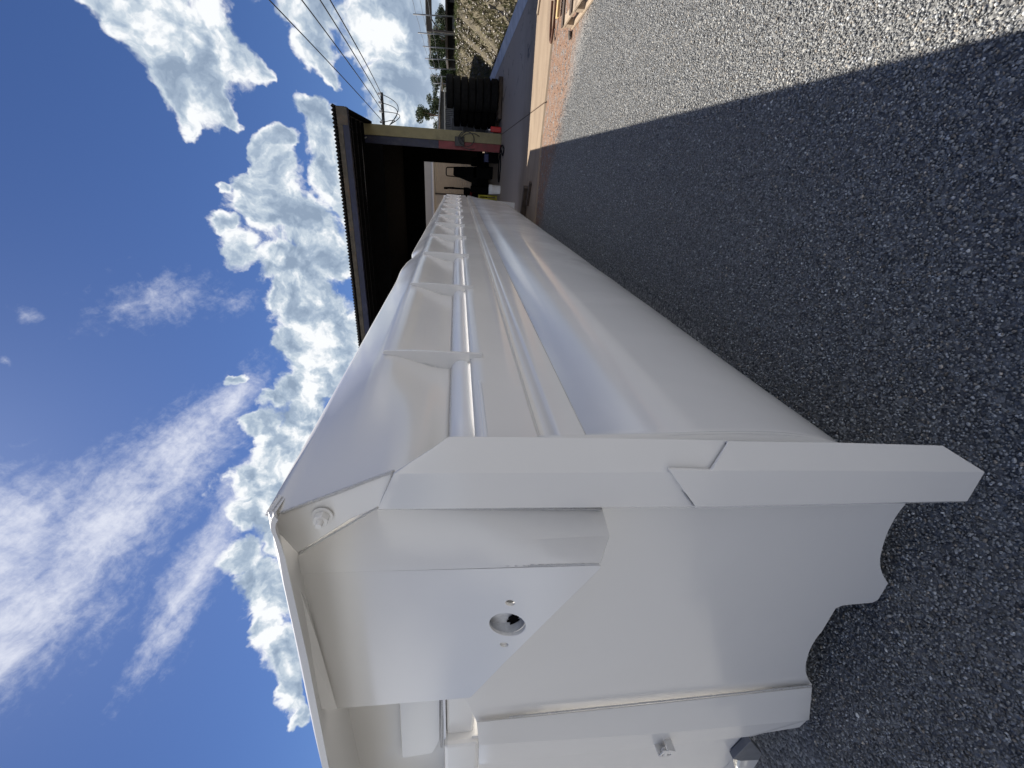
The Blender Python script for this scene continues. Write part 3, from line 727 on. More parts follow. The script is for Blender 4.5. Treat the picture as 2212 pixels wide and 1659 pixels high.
# switch box on the post, conduit and cables
box('switch_box', (.66, 16.5, 1.30), (.94, 16.6, 1.62), BLACKP, shed, .01)
cp = [at(957.5, 297, 16.55)]
pipe = [at(1334/1.0 if False else 792, 296, 16.5), at(786, 299, 16.5), at(783, 306, 16.5), at(783, 318, 16.5)] + [at(783+(806-783)*i/10, 318+(620-318)*i/10, 16.5) for i in range(1, 11)]
tube('conduit', pipe, .018, GALV, shed, 8)
# crossarm bracket with insulators for the supply wires
y_ = 18.0
tip = at(823, 199.5, y_); bs = Vector((1.1, y_, 4.14))
bm = bmesh.new(); box_bm(bm, (tip+bs)/2, ((tip-bs).length, .09, .09)); bm_obj('service_crossarm', bm, DARKMETAL, shed, bev=.004)
ins = [at(823.5, 203, y_), at(825, 222, y_), at(826.5, 241, y_), at(828, 264, y_)]
for p in ins:
    bm = bmesh.new(); bmesh.ops.create_cone(bm, cap_ends=True, segments=12, radius1=.05, radius2=.035, depth=.12, matrix=Matrix.Translation(p+Vector((0, -.05, .05)))); bm_obj('insulator', bm, WHITEC, shed, bev=.006)
ends = [(702, 0), (680.5, 0), (641, 0), (571, 0)]
for i, (p, e) in enumerate(zip(ins, ends)):
    q = ray(*e); tgt = Vector((0, 0, EYE)) + q*(9.0/q.y); far = p + (tgt-p)*1.6
    pts = []
    for k in range(25):
        t = k/24; v = p.lerp(far, t); v.z -= .35*4*t*(1-t)*.25; pts.append(v)
    o = tube('supply_wire', pts, .011, BLACKP, None, 6)
    tag(o, ['overhead wire from the outer end of the crossarm, lowest of the four against the sky', 'overhead wire from the crossarm, second up of the four against the sky', 'overhead wire from the crossarm, third up of the four against the sky', 'overhead wire from the crossarm foot beside the wall, highest and widest of the four'][i], 'wire', 'overhead supply wires to the shed')
loops = []
for i, (p, d, w_) in enumerate([(ins[0], .55, .5), (ins[1], .5, .35), (ins[2], .6, .15), (ins[3], .35, -.05)]):
    q = Vector((1.22, y_, 3.95)); pts = []
    for k in range(15):
        t = k/14; v = p.lerp(q, t); v.z -= d*math.sin(math.pi*t)*.8; v.x += .12*math.sin(math.pi*t); pts.append(v)
    loops.append(pts)
multi_tube('drop_loops', loops, .012, BLACKP, shed, 6)
# coil of cable hanging on the switch box
def coil_pts(c, r, n, ph=0): return [c+Vector((r*math.cos(q+ph), -.02*k_/6, r*1.15*math.sin(q+ph))) for k_, q in [(j, 2*math.pi*j/20*1.0) for j in range(n)]]
cc = at(957.5+.0, 0, 16.5)
h0 = at(996, 299, 16.47)
coil = [h0+Vector((.22*math.cos(q), -.01*math.sin(3*q), -.18+.26*math.sin(q))) for q in [math.pi*.5+2*math.pi*j/28 for j in range(40)]]
coil2 = [at(1001, 306, 16.45), at(994, 295, 16.45), at(1000, 288, 16.45), at(1008, 283, 16.45)]
coil3 = [at(994, 300, 16.44), at(1005, 290, 16.43), at(1017, 288, 16.42), at(1026, 289, 16.42), at(1036, 295, 16.42)]
coil4 = [at(993, 307, 16.44), at(1003, 319, 16.43), at(1013, 323, 16.42), at(1026, 322, 16.42)]
o = multi_tube('cable_coil', [coil, coil2, coil3, coil4], .014, BLACKP, None, 6); tag(o, 'black cable coil looped over the switch box on the yellow post', 'cable')
hp = [Vector((.62, 16.35, .045)), Vector((.45, 15.7, .045)), Vector((.62, 15.35, .045)), Vector((.74, 15.9, .045)), Vector((.70, 16.4, .06)), Vector((.3, 16.9, .05)), Vector((-.2, 17.0, .05)), Vector((-.35, 16.6, .045)), Vector((.2, 16.3, .045)), Vector((.5, 16.45, .045))]
def smooth_path(P_, n=6):
    out = []
    for i in range(len(P_)-1):
        a, b, c, d = P_[max(i-1, 0)], P_[i], P_[i+1], P_[min(i+2, len(P_)-1)]
        for k in range(n):
            t = k/n; out.append(.5*((2*b)+(c-a)*t+(2*a-5*b+4*c-d)*t*t+(3*b-a-3*c+d)*t*t*t))
    return out+[P_[-1]]
tag(tube('air_hose', smooth_path(hp), .024, RUBBER, None, 8), 'black hose lying in loops on the concrete below the red post face', 'hose')
# red can at the foot of the post
can = thing('fuel_can', 'small red can standing at the foot of the yellow post', 'can', (1.24, 16.75, .028))
bm = bmesh.new(); box_bm(bm, (1.24, 16.75, .22), (.17, .2, .37)); CANR = simple('bright_red_plastic', (.45, .015, .015), .35, 0, .1, 6)
bm_obj('container', bm, CANR, can, bev=.03)
tube('cap', [(1.22, 16.75, .40), (1.22, 16.75, .47)], .028, WHITEC, can, 12)
tube('spout', [(1.24, 16.75, .44), (1.15, 16.72, .52)], .014, BLACKP, can, 8)
# white bucket
bk = thing('bucket', 'white plastic bucket standing on the paving in front of the dark shed', 'bucket', (-.62, 16.3, .028))
V, Fs = [], []; n = 32
prof = [(.0, .0), (.135, .0), (.14, .01), (.15, .25), (.158, .255), (.158, .29), (.152, .33), (.165, .335), (.165, .35), (.15, .35), (.14, .12), (0, .03)]
for r, z in prof:
    for k in range(n): V.append((-.62+r*math.cos(2*math.pi*k/n), 16.3+r*math.sin(2*math.pi*k/n), .028+z*1.12))
for i in range(len(prof)-1):
    for k in range(n): Fs.append((i*n+k, i*n+(k+1) % n, (i+1)*n+(k+1) % n, (i+1)*n+k))
mesh_obj('pail', V, Fs, WHITEC, bk, True)
tube('handle', [(-.62+.165*math.cos(q), 16.3-.02, .028+.34-.14*math.sin(q)) for q in [math.pi*i/12 for i in range(13)]], .004, GALV, bk, 6)
# silhouettes inside the shed
def zz(x, y): return (905.2+.0992*x, 301.7+.0992*y)
def boxpx(bm, p0, p1, Y, d):
    a = at(*zz(*p0), Y); b = at(*zz(*p1), Y)
    box_bm(bm, ((a.x+b.x)/2, Y+d/2, (a.z+b.z)/2), (abs(a.x-b.x), d, abs(a.z-b.z)))
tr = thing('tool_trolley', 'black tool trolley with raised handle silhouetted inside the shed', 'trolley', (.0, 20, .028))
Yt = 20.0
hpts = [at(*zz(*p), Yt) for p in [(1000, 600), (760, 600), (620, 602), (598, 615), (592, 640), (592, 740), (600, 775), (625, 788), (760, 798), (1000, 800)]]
tube('handle', hpts, .022, SHADE_BLACK, tr, 8)
bm = bmesh.new(); boxpx(bm, (1180, 590), (1690, 870), Yt, .5); bm_obj('cabinet', bm, SHADE_BLACK, tr, bev=.02)
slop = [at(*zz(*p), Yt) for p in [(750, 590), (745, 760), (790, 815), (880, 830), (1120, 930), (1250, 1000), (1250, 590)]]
plate('tool_rack', slop, .4, SHADE_BLACK, tr, bev=.004)
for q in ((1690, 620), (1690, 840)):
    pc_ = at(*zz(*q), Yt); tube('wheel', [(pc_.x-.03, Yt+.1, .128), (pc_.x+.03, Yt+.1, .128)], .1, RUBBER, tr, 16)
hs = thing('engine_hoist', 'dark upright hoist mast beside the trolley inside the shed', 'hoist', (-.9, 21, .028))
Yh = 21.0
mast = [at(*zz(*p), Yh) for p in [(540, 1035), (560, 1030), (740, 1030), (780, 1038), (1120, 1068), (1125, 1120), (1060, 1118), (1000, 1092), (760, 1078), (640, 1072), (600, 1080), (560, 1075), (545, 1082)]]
plate('mast', mast, .12, SHADE_BLACK, hs, bev=.004)
bm = bmesh.new(); boxpx(bm, (1125, 1010), (1600, 1180), Yh, .5); bm_obj('hoist_base', bm, SHADE_BLACK, hs, bev=.03)
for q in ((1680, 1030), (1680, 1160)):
    pc_ = at(*zz(*q), Yh); tube('leg', [(pc_.x, Yh-.3, .07), (pc_.x, Yh+.8, .07)], .05, SHADE_BLACK, hs, 8)
    tube('upright', [(pc_.x, Yh+.25, .07), (pc_.x, Yh+.25, .5)], .04, SHADE_BLACK, hs, 8)
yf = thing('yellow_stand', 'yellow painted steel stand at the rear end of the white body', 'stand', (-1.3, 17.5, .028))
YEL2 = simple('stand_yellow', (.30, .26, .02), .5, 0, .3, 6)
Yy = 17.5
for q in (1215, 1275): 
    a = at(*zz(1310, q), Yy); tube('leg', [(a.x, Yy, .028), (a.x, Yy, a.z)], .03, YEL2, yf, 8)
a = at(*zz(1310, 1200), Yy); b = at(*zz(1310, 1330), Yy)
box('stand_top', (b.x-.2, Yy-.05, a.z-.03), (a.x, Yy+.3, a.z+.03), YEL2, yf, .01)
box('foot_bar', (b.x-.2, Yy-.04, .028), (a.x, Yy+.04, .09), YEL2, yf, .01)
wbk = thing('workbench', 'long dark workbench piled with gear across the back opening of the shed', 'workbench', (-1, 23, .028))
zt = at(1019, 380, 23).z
box('bench_body', (-3.2, 22.9, .028), (.7, 23.6, zt-.25), SHADE_BLACK, wbk, .01)
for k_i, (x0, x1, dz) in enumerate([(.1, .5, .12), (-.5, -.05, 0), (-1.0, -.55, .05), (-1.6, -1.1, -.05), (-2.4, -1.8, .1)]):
    box('stacked_part', (x0, 22.95, zt-.25), (x1, 23.4, zt-.02+dz*.5), SHADE_BLACK, wbk, .03)
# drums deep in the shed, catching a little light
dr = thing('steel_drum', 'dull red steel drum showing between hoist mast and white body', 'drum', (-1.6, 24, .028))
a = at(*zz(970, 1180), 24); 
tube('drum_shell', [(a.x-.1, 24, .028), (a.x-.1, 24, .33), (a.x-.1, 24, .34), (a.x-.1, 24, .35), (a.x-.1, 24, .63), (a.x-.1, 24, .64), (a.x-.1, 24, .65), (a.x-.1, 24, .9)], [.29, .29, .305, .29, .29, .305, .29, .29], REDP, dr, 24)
box('drum_shelf', (a.x-.6, 23.6, .9), (a.x+.3, 24.4, a.z-.9 if a.z > 1.9 else 1.2), SHADE_BLACK, dr, .01)
cr = thing('parts_crate', 'small blue and white crate just inside the shed behind the red post face', 'crate', (.45, 17.6, .028))
box('crate_body', (.22, 17.4, .028), (.56, 17.8, .40), SHADE_BLACK, cr, .01)
box('crate_side', (.25, 17.38, .40), (.52, 17.78, .55), simple('blue_plastic', (.03, .04, .12), .5), cr, .01)

# building beyond the shed's back opening
bb = thing('beige_building', 'pale beige metal building with roller door seen through the shed', 'building', (-2, 34, 0))
ZB = 3.85
bm = bmesh.new()
n = 60
for i in range(n): pass
box_bm(bm, (-5.2, 38, ZB/2), (11.8, 8, ZB)); bm_obj('wall', bm, BEIGE, bb)
corrugated('roller_door', -1.72, 2.4, 33.86, 33.88, 0, 0, BEIGED, bb) if False else None
V, Fs = [], []
for i in range(120):
    z = i*3.08/119; V += [(-1.72, 33.93-.012*math.cos(i*1.1), z), (.5, 33.93-.012*math.cos(i*1.1), z)]
for i in range(119): Fs.append((2*i, 2*i+1, 2*i+3, 2*i+2))
mesh_obj('roller_door', V, Fs, BEIGED, bb, True)
box('door_frame', (-1.84, 33.9, 0), (-1.73, 33.97, 3.12), TAN, bb, .004)
box('gutter', (-11, 33.8, 3.2), (.7, 33.97, 3.34), WHITEC, bb, .02)
box('upper_cladding', (-11, 33.88, 3.34), (.7, 33.96, 4.4), simple('grey_cladding', (.46, .45, .42), .6, 0, .05, 2), bb, .01)
mesh_obj('roof', [(-11.2, 33.6, 4.4), (.8, 33.6, 4.4), (.8, 42.5, 5.2), (-11.2, 42.5, 5.2), (-11.2, 33.6, 4.46), (.8, 33.6, 4.46), (.8, 42.5, 5.26), (-11.2, 42.5, 5.26)], [(0, 1, 2, 3), (4, 5, 6, 7), (0, 1, 5, 4), (1, 2, 6, 5), (2, 3, 7, 6), (3, 0, 4, 7)], DARKMETAL, bb)

# ------------------------------------------------------------------ tyres on a pallet
def tyre_mesh(R=.48, w_=.245):
    prof = [(.27, -.09), (.29, -.115), (.36, -.125), (.43, -.118), (.465, -.10), (.478, -.085)]
    tread = []
    for k in range(9):
        z = -.08+.16*k/8; tread.append((.48 if k % 2 == 0 else .472, z))
    prof = prof+tread+[(r, -z) for r, z in reversed(prof)]
    n = 72; V, Fs = [], []; m_ = len(prof)
    for k in range(n):
        q = 2*math.pi*k/n; kn = 1+(.010 if k % 2 else 0)
        for r, z in prof: V.append((r*(kn if r > .46 else 1)*math.cos(q), r*(kn if r > .46 else 1)*math.sin(q), z*w_/.25))
    for k in range(n):
        for j in range(m_-1): Fs.append((k*m_+j, k*m_+j+1, ((k+1) % n)*m_+j+1, ((k+1) % n)*m_+j))
    for k in range(n): Fs.append((k*m_, ((k+1) % n)*m_, ((k+1) % n)*m_+m_-1, k*m_+m_-1))
    return V, Fs
tv, tf = tyre_mesh(); ty = mesh_obj('truck_tyre', tv, tf, RUBBER, None, True)
ty.location = (2.24, 17.05, .30); ordn = ['bottom', 'second', 'third', 'fourth', 'fifth', 'sixth', 'top']
tag(ty, 'worn truck tyre at the bottom of the front stack, resting on the pallet', 'tyre', 'truck tyres stacked beside the shed')
for k in range(1, 7):
    o = ty.copy(); COL.objects.link(o); o.location = (2.24+random.uniform(-.035, .035), 17.05+random.uniform(-.03, .03), .30+k*.247)
    o.rotation_euler = (random.uniform(-.012, .012), random.uniform(-.012, .012), random.random()*6)
    o['label'] = 'worn truck tyre at the top of the front stack' if k == 6 else f'worn truck tyre, {ordn[k]} from the ground in the front stack'
for k in range(6):
    o = ty.copy(); COL.objects.link(o); o.location = (1.82+random.uniform(-.03, .03), 18.15+random.uniform(-.03, .03), .30+k*.25)
    o.rotation_euler = (0, 0, random.random()*6)
    o['label'] = 'worn truck tyre at the ' + ('bottom' if k == 0 else 'top' if k == 5 else ordn[k]+' level') + ' of the rear tyre stack, left behind the other'
def pallet(name, loc, rz, label, mat, L=1.2, W=1.0, group=None, tilt=0):
    t = thing(name, label, 'pallet', (0, 0, 0), group)
    for y in (-W/2+.05, 0, W/2-.05):
        bm = bmesh.new(); box_bm(bm, (0, y, .07), (L, .05, .09)); bm_obj('stringer', bm, mat, t, bev=.003)
    for i in range(7):
        x = -L/2+.05+(L-.1)*i/6
        bm = bmesh.new(); box_bm(bm, (x, 0, .125), (.09, W, .019)); bm_obj('deck_board', bm, mat, t, bev=.002)
    for x in (-L/2+.05, 0, L/2-.05):
        bm = bmesh.new(); box_bm(bm, (x, 0, .0135), (.09, W, .019)); bm_obj('base_board', bm, mat, t, bev=.002)
    t.location = loc; t.rotation_euler = (tilt, 0, rz); return t
pallet('timber_pallet', (2.15, 17.3, .03), .05, 'dark timber pallet under the front stack of tyres', WOODD)
pallet('timber_pallet', (1.75, 18.4, .03), .0, 'dark timber pallet under the rear stack of tyres', WOODD)

# grey storage shed and wire panels behind the tyres
gs = thing('storage_shed', 'grey corrugated storage shed with skillion roof behind the tyre stacks', 'shed', (2.4, 24, 0))
corr = corrugated('wall', 1.2, 3.25, 24.0, 24.002, 0, 0, RUSTG, gs, .0, .08) if False else None
V, Fs = [], []; n = 200
for i in range(n+1):
    x = 1.2+(3.1-1.2)*i/n; y = 24+.02*math.cos(2*math.pi*x/.076); V += [(x, y, 0), (x, y, 2.12)]
for i in range(n): Fs.append((2*i, 2*i+1, 2*i+3, 2*i+2))
mesh_obj('wall', V, Fs, RUSTG, gs, True)
box('side_wall', (3.05, 24.03, 0), (3.1, 30, 2.3), RUSTG, gs)
box('top_rail', (1.2, 23.9, 2.10), (3.15, 23.97, 2.16), WHITEC, gs, .004)
box('upper_cladding', (1.2, 23.97, 2.16), (3.15, 24.0, 2.36), RUSTG, gs)
mesh_obj('roof', [(1.0, 23.5, 2.50), (3.65, 23.5, 2.22), (3.65, 30, 2.32), (1.0, 30, 2.6), (1.0, 23.5, 2.55), (3.65, 23.5, 2.27), (3.65, 30, 2.37), (1.0, 30, 2.65)], [(0, 1, 2, 3), (4, 5, 6, 7), (0, 1, 5, 4), (1, 2, 6, 5), (2, 3, 7, 6), (3, 0, 4, 7)], GALV, gs)
box('window_frame', (3.12, 23.9, 1.95), (3.3, 24.0, 2.12), WHITEC, gs, .004)
wp = thing('mesh_stillage', 'grey steel mesh stillage between the yellow post and the tyre stacks', 'cage', (1.65, 19.5, 0))
MESHM = simple('grey_mesh_infill', (.09, .095, .105), .6, .3, .25, 30, .3)
for zlo, zhi in ((.42, .80), (.88, 1.30), (1.36, 1.74)): box('infill_panel', (1.22, 19.50, zlo), (1.72, 19.515, zhi), MESHM, wp, .002)
for z in (.38, .84, 1.33, 1.77): box('frame_rail', (1.2, 19.44, z-.022), (1.78, 19.49, z+.022), RUSTG, wp, .004)
for x in (1.24, 1.74): box('frame_post', (x-.025, 19.45, .028), (x+.025, 19.495, 1.8), RUSTG, wp, .004)
for z in (.55, .75, .97, 1.15, 1.5): box('lug', (1.76, 19.45, z), (1.83, 19.48, z+.05), RUSTG, wp, .008)

# ------------------------------------------------------------------ bank, fence, canopy, trees
def bank_h(x, y):
    s = min(1, max(0, (x-3.75)/1.35)); s = s*s*(3-2*s)
    h = 1.50*s + .0025*max(0, x-5)
    h += (.16*noise.noise(Vector((x*1.2, y*1.2, 0))) + .08*noise.noise(Vector((x*4, y*4, 2))) + .05*noise.noise(Vector((x*9, y*9, 5))))*min(1, s*3)*(.35 if x > 5.3 else 1)
    return h
V, Fs = [], []
xs = [3.6+.045*i for i in range(60)] + [6.3+i*i*.10 for i in range(1, 30)]
yy = [8+.08*i for i in range(230)] + [26.4+i*1.0 for i in range(1, 60)]
for y in yy:
    for x in xs: V.append((x + .15*noise.noise(Vector((y*.8, 0, 7))), y, bank_h(x, y)-.03))
nx = len(xs)
for i in range(len(yy)-1):
    for j in range(nx-1): Fs.append((i*nx+j, i*nx+j+1, (i+1)*nx+j+1, (i+1)*nx+j))
tag(mesh_obj('bank', V, Fs, BANK, None, True), kind='structure')
tag(mesh_obj('kerb_strip', [(3.30, 8.3, .034), (3.66, 8.3, .10), (3.66, 34, .10), (3.30, 34, .034)], [(0, 1, 2, 3)], simple('pale_concrete', (.55, .56, .58), .6, 0, .2, 3, .1)), kind='structure')
def blades(name, P, h, col, wdt=.012, lean=.5):
    n = len(P); H = h*RNG.uniform(.5, 1.3, n); ang = RNG.uniform(0, 2*np.pi, n)
    dx = np.cos(ang)*wdt; dy = np.sin(ang)*wdt; lx = RNG.normal(0, lean, n)*H; ly = RNG.normal(0, lean, n)*H
    A = np.stack([P[:, 0]-dx, P[:, 1]-dy, P[:, 2]], 1); B = np.stack([P[:, 0]+dx, P[:, 1]+dy, P[:, 2]], 1); C_ = np.stack([P[:, 0]+lx, P[:, 1]+ly, P[:, 2]+H], 1)
    V = np.stack([A, B, C_], 1).reshape(-1, 3)
    me = bpy.data.meshes.new(name); me.vertices.add(3*n); me.vertices.foreach_set('co', V.reshape(-1).astype(np.float32))
    me.loops.add(3*n); me.polygons.add(n); me.loops.foreach_set('vertex_index', np.arange(3*n, dtype=np.int32)); me.polygons.foreach_set('loop_start', np.arange(n, dtype=np.int32)*3)
    me.update(calc_edges=True)
    t = col(n, P); a_ = me.attributes.new('tint', 'FLOAT_COLOR', 'FACE'); a_.data.foreach_set('color', np.concatenate([t, np.ones((n, 1))], 1).reshape(-1).astype(np.float32))
    me.materials.append(GRASS); o = bpy.data.objects.new(name, me); COL.objects.link(o); return o
pts = []
for _ in range(52000):
    x = random.uniform(3.75, 7.2); y = random.uniform(9, 31)
    d = noise.noise(Vector((x*.9, y*.9, 11)))
    if d > -.15+random.uniform(-.25, .25) or x > 5.0: pts.append((x, y, bank_h(x, y)-.03))
pts = np.array(pts)
def gcol(n, P):
    c = np.array([(.24, .21, .11), (.17, .165, .075), (.11, .13, .04), (.30, .27, .17)])[RNG.integers(0, 4, n)]
    green = (P[:, 0] > 5.0)[:, None]; c = np.where(green & (RNG.random((n, 1)) < .7), np.array([.13, .17, .035]), c)
    return c*RNG.uniform(.6, 1.25, (n, 1))
tag(blades('bank_grass', pts, .13, gcol), 'dry and green grass growing on the bank', 'grass', kind='stuff')
rk = stones('bank_rubble', 1500, (3.7, 5.3), (9, 30), .12, lambda P: RNG.random(len(P)) < .8, lambda n, P: np.array([.19, .165, .13])[None]*RNG.uniform(.35, 1.25, (n, 1)))
me = rk.data; co = np.empty(len(me.vertices)*3, np.float32); me.vertices.foreach_get('co', co); co = co.reshape(-1, 12, 3)
cm = co.mean(1); hh = np.array([bank_h(a, b) for a, b in cm[:, :2]]) - .05; co[:, :, 2] += hh[:, None]; me.vertices.foreach_set('co', co.reshape(-1)); me.update()
tag(rk, 'loose rocks and rubble strewn down the bank', 'rocks', kind='stuff')

fence = thing('wire_fence', 'wire fence with tall thin steel posts along the top of the bank', 'fence', (5, 27, 1.5))
fy = [15.6, 17.9, 20.4, 22.9, 25.3, 27.6, 30, 32.4, 34.8]
for i, y in enumerate(fy):
    b0 = bank_h(5.05, y)-.1; tube('fence_post', [(5.05, y, b0), (5.0+.03*math.sin(i*2), y, 3.18+.04*math.sin(i*3))], .024, RUSTG, fence, 10)
for z in (2.55, 2.82, 3.08):
    wpts = []
    for a, b in zip(fy, fy[1:]):
        for k in range(6): t = k/6; wpts.append(Vector((5.0, a+(b-a)*t, z-.05*4*t*(1-t)*.5)))
    tube('strand_wire', wpts+[Vector((5.0, fy[-1], z))], .007, RUSTG, fence, 5)
cn_ = thing('canopy', 'flat-roofed open canopy on dark posts beyond the fence', 'canopy', (9, 31, 1.5))
p0 = at(1550/1.8228+.0, 0, 30)
CPZ0, CPZ1 = 2.92, 3.22
box('fascia', (6.65, 30, CPZ0), (16, 30.12, CPZ1), TAN if False else simple('brown_fascia', (.06, .05, .045), .7), cn_, .01)
mesh_obj('roof', [(6.9, 29.9, CPZ1+.002), (16, 29.9, CPZ1+.002), (16, 36, CPZ1+.10), (6.55, 36, CPZ1+.1), (6.9, 29.9, CPZ1+.04), (16, 29.9, CPZ1+.04), (16, 36, CPZ1+.14), (6.55, 36, CPZ1+.14)], [(0, 1, 2, 3), (4, 5, 6, 7), (0, 1, 5, 4), (1, 2, 6, 5), (2, 3, 7, 6), (3, 0, 4, 7)], GALV, cn_)
for x in (6.72, 11.2, 15.7): box('post', (x-.05, 30.0, 1.3), (x+.05, 30.1, CPZ0), MATS['brown_fascia'], cn_, .005)
tube('brace', [(6.76, 30.05, 2.6), (7.2, 30.05, CPZ0)], .03, MATS['brown_fascia'], cn_, 6)
rw = thing('low_shelter', 'low brown shelter with cluttered dark front beyond the fence', 'shelter', (9, 33, 1.5))
box('roof', (6.0, 32.6, 2.12), (18, 36, 2.24), MATS['brown_fascia'], rw, .01); box('back_panel', (6.1, 35.9, 1.4), (18, 36, 2.12), DARKMETAL, rw)
for i in range(9):
    x = 6.4+1.25*i; box('stored_crate', (x, 33.2+random.random(), 1.5), (x+random.uniform(.5, 1.1), 34.6, 1.7+random.random()*.35), random.choice([RUST, DARKMETAL, WOODD, RUSTG]), rw, .02)

def tree(x, y, zb, H, W, label, seed, col=(.045, .07, .022), nl=9000, clumps=26, trunk=True):
    rs = np.random.default_rng(seed); rr = random.Random(seed)
    t = thing('gum_tree', label, 'tree', (x, y, zb), 'gum trees beyond the fence')
    V, Fs = [], []
    def limb(pts, r0, r1):
        r = [r0+(r1-r0)*i/(len(pts)-1) for i in range(len(pts))]
        v, f = tube_data(pts, r, 8); o = len(V); V.extend(v); Fs.extend([tuple(i+o for i in q) for q in f])
    top = Vector((x+rr.uniform(-.3, .3), y, zb+H*.72)); base = Vector((x, y, zb-.3))
    limb([base, base.lerp(top, .5)+Vector((rr.uniform(-.3, .3), 0, 0)), top], H*.03, H*.01)
    cs = []
    for i in range(clumps):
        q = rr.uniform(0, 6.28); u = rr.uniform(.15, 1); hz_ = rr.uniform(.35, 1)
        wr = W*.5*u*math.sin(math.pi*min(1, hz_*.85+.1))**.6
        c_ = Vector((x+wr*math.cos(q), y+wr*math.sin(q), zb+H*hz_*.93)); cs.append((c_, rr.uniform(.13, .24)*W))
        st = base.lerp(top, min(.95, hz_*.8)); limb([st, st.lerp(c_, .5)+Vector((0, 0, .1)), c_], H*.008, H*.003)
    mesh_obj('trunk', V, Fs, BARK, t, True)
    per = nl//clumps; P_ = []; S = []
    for c_, r in cs:
        d = rs.normal(size=(per, 3)); d /= np.linalg.norm(d, axis=1)[:, None]; rad = r*rs.random(per)**.5
        P_.append(np.array(c_)+d*rad[:, None]*np.array([1, 1, .62])); S.append(np.full(per, rs.uniform(.6, 1.4)))
    P_ = np.concatenate(P_); S = np.concatenate(S); n = len(P_)
    a = rs.normal(size=(n, 3)); a /= np.linalg.norm(a, axis=1)[:, None]; b = rs.normal(size=(n, 3)); b -= a*(a*b).sum(1)[:, None]; b /= np.linalg.norm(b, axis=1)[:, None]
    L = .022*W*rs.uniform(.7, 1.5, (n, 1)); Q = np.stack([P_-a*L, P_+b*L*.55, P_+a*L, P_-b*L*.55], 1).reshape(-1, 3)
    me = bpy.data.meshes.new('crown'); me.vertices.add(4*n); me.vertices.foreach_set('co', (Q-np.array([0, 0, 0])).reshape(-1).astype(np.float32))
    me.loops.add(4*n); me.polygons.add(n); me.loops.foreach_set('vertex_index', np.arange(4*n, dtype=np.int32)); me.polygons.foreach_set('loop_start', np.arange(n, dtype=np.int32)*4)
    me.update(calc_edges=True)
    tt = np.array(col)[None]*(S*rs.uniform(.6, 1.5, n))[:, None]; a_ = me.attributes.new('tint', 'FLOAT_COLOR', 'FACE'); a_.data.foreach_set('color', np.concatenate([tt, np.ones((n, 1))], 1).reshape(-1).astype(np.float32))
    me.materials.append(LEAF); o = bpy.data.objects.new('crown', me); COL.objects.link(o); o.parent = t; o.matrix_parent_inverse = Matrix.Translation(t.location).inverted()
    return t
tree(5.25, 58, 0, 6.3, 3.4, 'tall rounded gum tree just right of the yellow post, highest crown', 11)
tree(7.1, 60, 0, 5.2, 2.6, 'slim open gum tree next right from the highest crown', 12, nl=7000)
tree(8.9, 62, 0, 4.8, 3.0, 'gum tree above the grey shed roof, between slim tree and fence posts', 13)
tree(10.9, 62, 0, 4.9, 3.6, 'broad gum tree behind the first thin fence posts left of the canopy', 14)
tree(13.2, 64, 0, 5.1, 3.8, 'dense green tree behind the middle fence posts', 15, (.04, .06, .02))
tree(15.8, 66, 0, 4.3, 3.4, 'lower dark tree close beside the canopy corner', 16, (.035, .05, .02))
tree(-4.6, 50, 0, 6.2, 4.5, 'leafy tree glimpsed through the shed opening above the white body', 17)
# line of bush far off
pts = []
for _ in range(26000):
    x = random.uniform(-90, 160); y = random.uniform(95, 130); h_ = 3.2+1.6*noise.noise(Vector((x*.09, 0, 1)))+.9*noise.noise(Vector((x*.4, 0, 4))); pts.append((x, y, random.uniform(0, max(1, h_))))
o = blades('bushland', np.array(pts), .9, lambda n, P: np.array([.05, .07, .035])[None]*RNG.uniform(.5, 1.5, (n, 1)), .35, .6)
tag(o, 'far line of green bushland on the horizon', 'bushland', kind='stuff')
V, Fs = [], []
for i in range(60):
    x = -500+20*i; h = 9+6*noise.noise(Vector((i*.13, 0, 0))); V += [(x, 420, -1), (x, 460, h), (x, 620, -1)]
for i in range(59): a = 3*i; Fs += [(a, a+3, a+4, a+1), (a+1, a+4, a+5, a+2)]
tag(mesh_obj('hills', V, Fs, DRYH, None, True), kind='structure')

# ------------------------------------------------------------------ pallet and clutter at the right of the yard
d = (atz(1284.6, 0) - atz(1238.6, 64.5)); ang = math.atan2(d.y, d.x)
e = Vector((d.x, d.y, 0)).normalized(); nrm = Vector((-e.y, e.x, 0))
c0 = atz(1238.6, 64.5); cpal = c0 + e*.60 + nrm*.5*(1 if (nrm.x > 0) else -1)
pl = thing('timber_pallet', 'weathered pale timber pallet lying on the gravel at the edge of the yard', 'pallet', (0, 0, 0))
for y in (-.45, 0, .45):
    for z, nm in ((.013, 'base_board'), (.137, 'deck_board')):
        bm = bmesh.new(); box_bm(bm, (0, y, z), (1.2, .10, .024)); bm_obj(nm, bm, WOOD, pl, bev=.002)
    for x in (-.52, 0, .52):
        bm = bmesh.new(); box_bm(bm, (x, y+.0, .075), (.11, .085, .10)); bm_obj('block', bm, WOOD, pl, bev=.003)
for x in (-.54, -.1, .5):
    bm = bmesh.new(); box_bm(bm, (x, 0, .159), (.10, 1.0, .02)); bm_obj('cross_board', bm, WOODD, pl, bev=.002)
pl.location = (cpal.x, cpal.y, .006); pl.rotation_euler = (0, 0, ang)
mp = thing('machine_part', 'dark steel casting with sloping grey plate lying on the pale pallet', 'machine part', (cpal.x, cpal.y, .14))
bm = bmesh.new(); box_bm(bm, (cpal.x+.1, cpal.y+.1, .26), (.5, .45, .22), Matrix.Rotation(ang+.3, 3, 'Z')); bm_obj('casting', bm, DARKMETAL, mp, bev=.04)
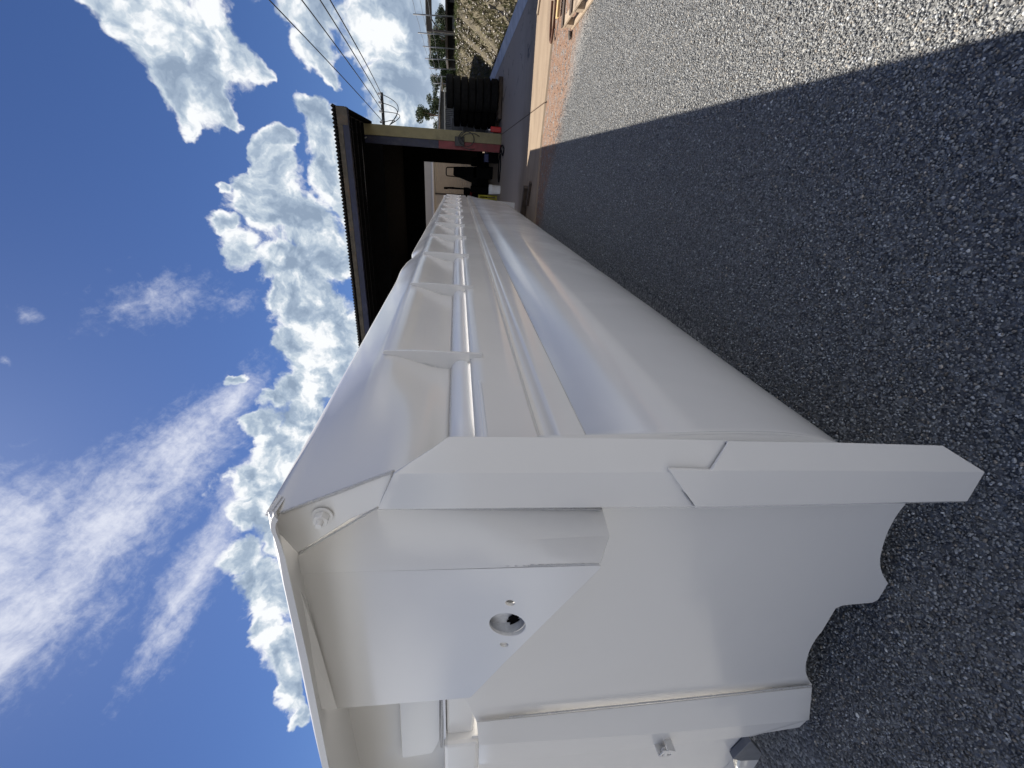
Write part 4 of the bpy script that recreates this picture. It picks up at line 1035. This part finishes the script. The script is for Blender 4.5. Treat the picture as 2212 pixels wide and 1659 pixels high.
bm = bmesh.new(); box_bm(bm, (cpal.x+.0, cpal.y+.2, .42), (.5, .35, .02), Matrix.Rotation(.5, 3, 'X')@Matrix.Rotation(ang, 3, 'Z')); bm_obj('cover_plate', bm, GALV, mp, bev=.003)
tube('shaft', [(cpal.x-.3, cpal.y+.1, .2), (cpal.x+.25, cpal.y-.1, .26)], .04, RUST, mp, 14)
a, b = atz(1203, 50, .03), atz(1207, -60, .03)
timber('timber_board', (2.10, 8.0, .03), (3.2, 7.95, .03), .11, .035, WOODY, 'long fresh yellow timber board on the edge of the concrete', 'board')
sp = [Vector((2.42+.55*math.cos(q), 8.3+.16*math.sin(q), .06)) for q in [math.pi*(.5+i/16) for i in range(17)]]
o = tube('steel_strap', [p for p in sp], .02, RUST, None, 8); tag(o, 'bent rusty steel strap lying beside the yellow board', 'strap')
timber('timber_offcut', (2.66, 10.05, .03), (3.05, 9.75, .03), .09, .03, WOOD, 'short pale timber offcut on the sunlit concrete near the bank', 'offcut')
# loose pebbles and lumps that rolled onto dirt and concrete
o = stones('loose_pebbles', 3200, (-1.5, 3.2), (7.0, 9.4), .012, lambda P: (P[:, 1] > 7.4-.6*P[:, 0]) & (RNG.random(len(P)) < np.clip((9.2-P[:, 1])/1.7-.1*P[:, 0], .02, 1)), stone_tint, .002)
tag(o, 'loose pebbles scattered over the orange dirt beside the concrete', 'pebbles', kind='stuff')
rng2 = random.Random(5)
me_src = None
for i, (x, y, s, lab) in enumerate([(.03, .62, .028, 'flat dark stone half buried in gravel right below the front corner'), (.95, 2.2, .03, 'grey stone lump lying alone on the shaded gravel'), (1.7, 7.1, .05, 'brown dirt clod beside the pale pallet')]):
    bm = bmesh.new(); bmesh.ops.create_icosphere(bm, subdivisions=3, radius=s)
    for v in bm.verts:
        v.co *= 1+.35*noise.noise(v.co*30+Vector((i*9, 0, 0))); v.co.z *= .45
    o = bm_obj('stone', bm, simple('clod_%d' % i, (.10, .085, .07), .9, 0, .3, 40, .5), None, True); o.location = (x, y, s*.3+.008)
    tag(o, lab, 'stone')
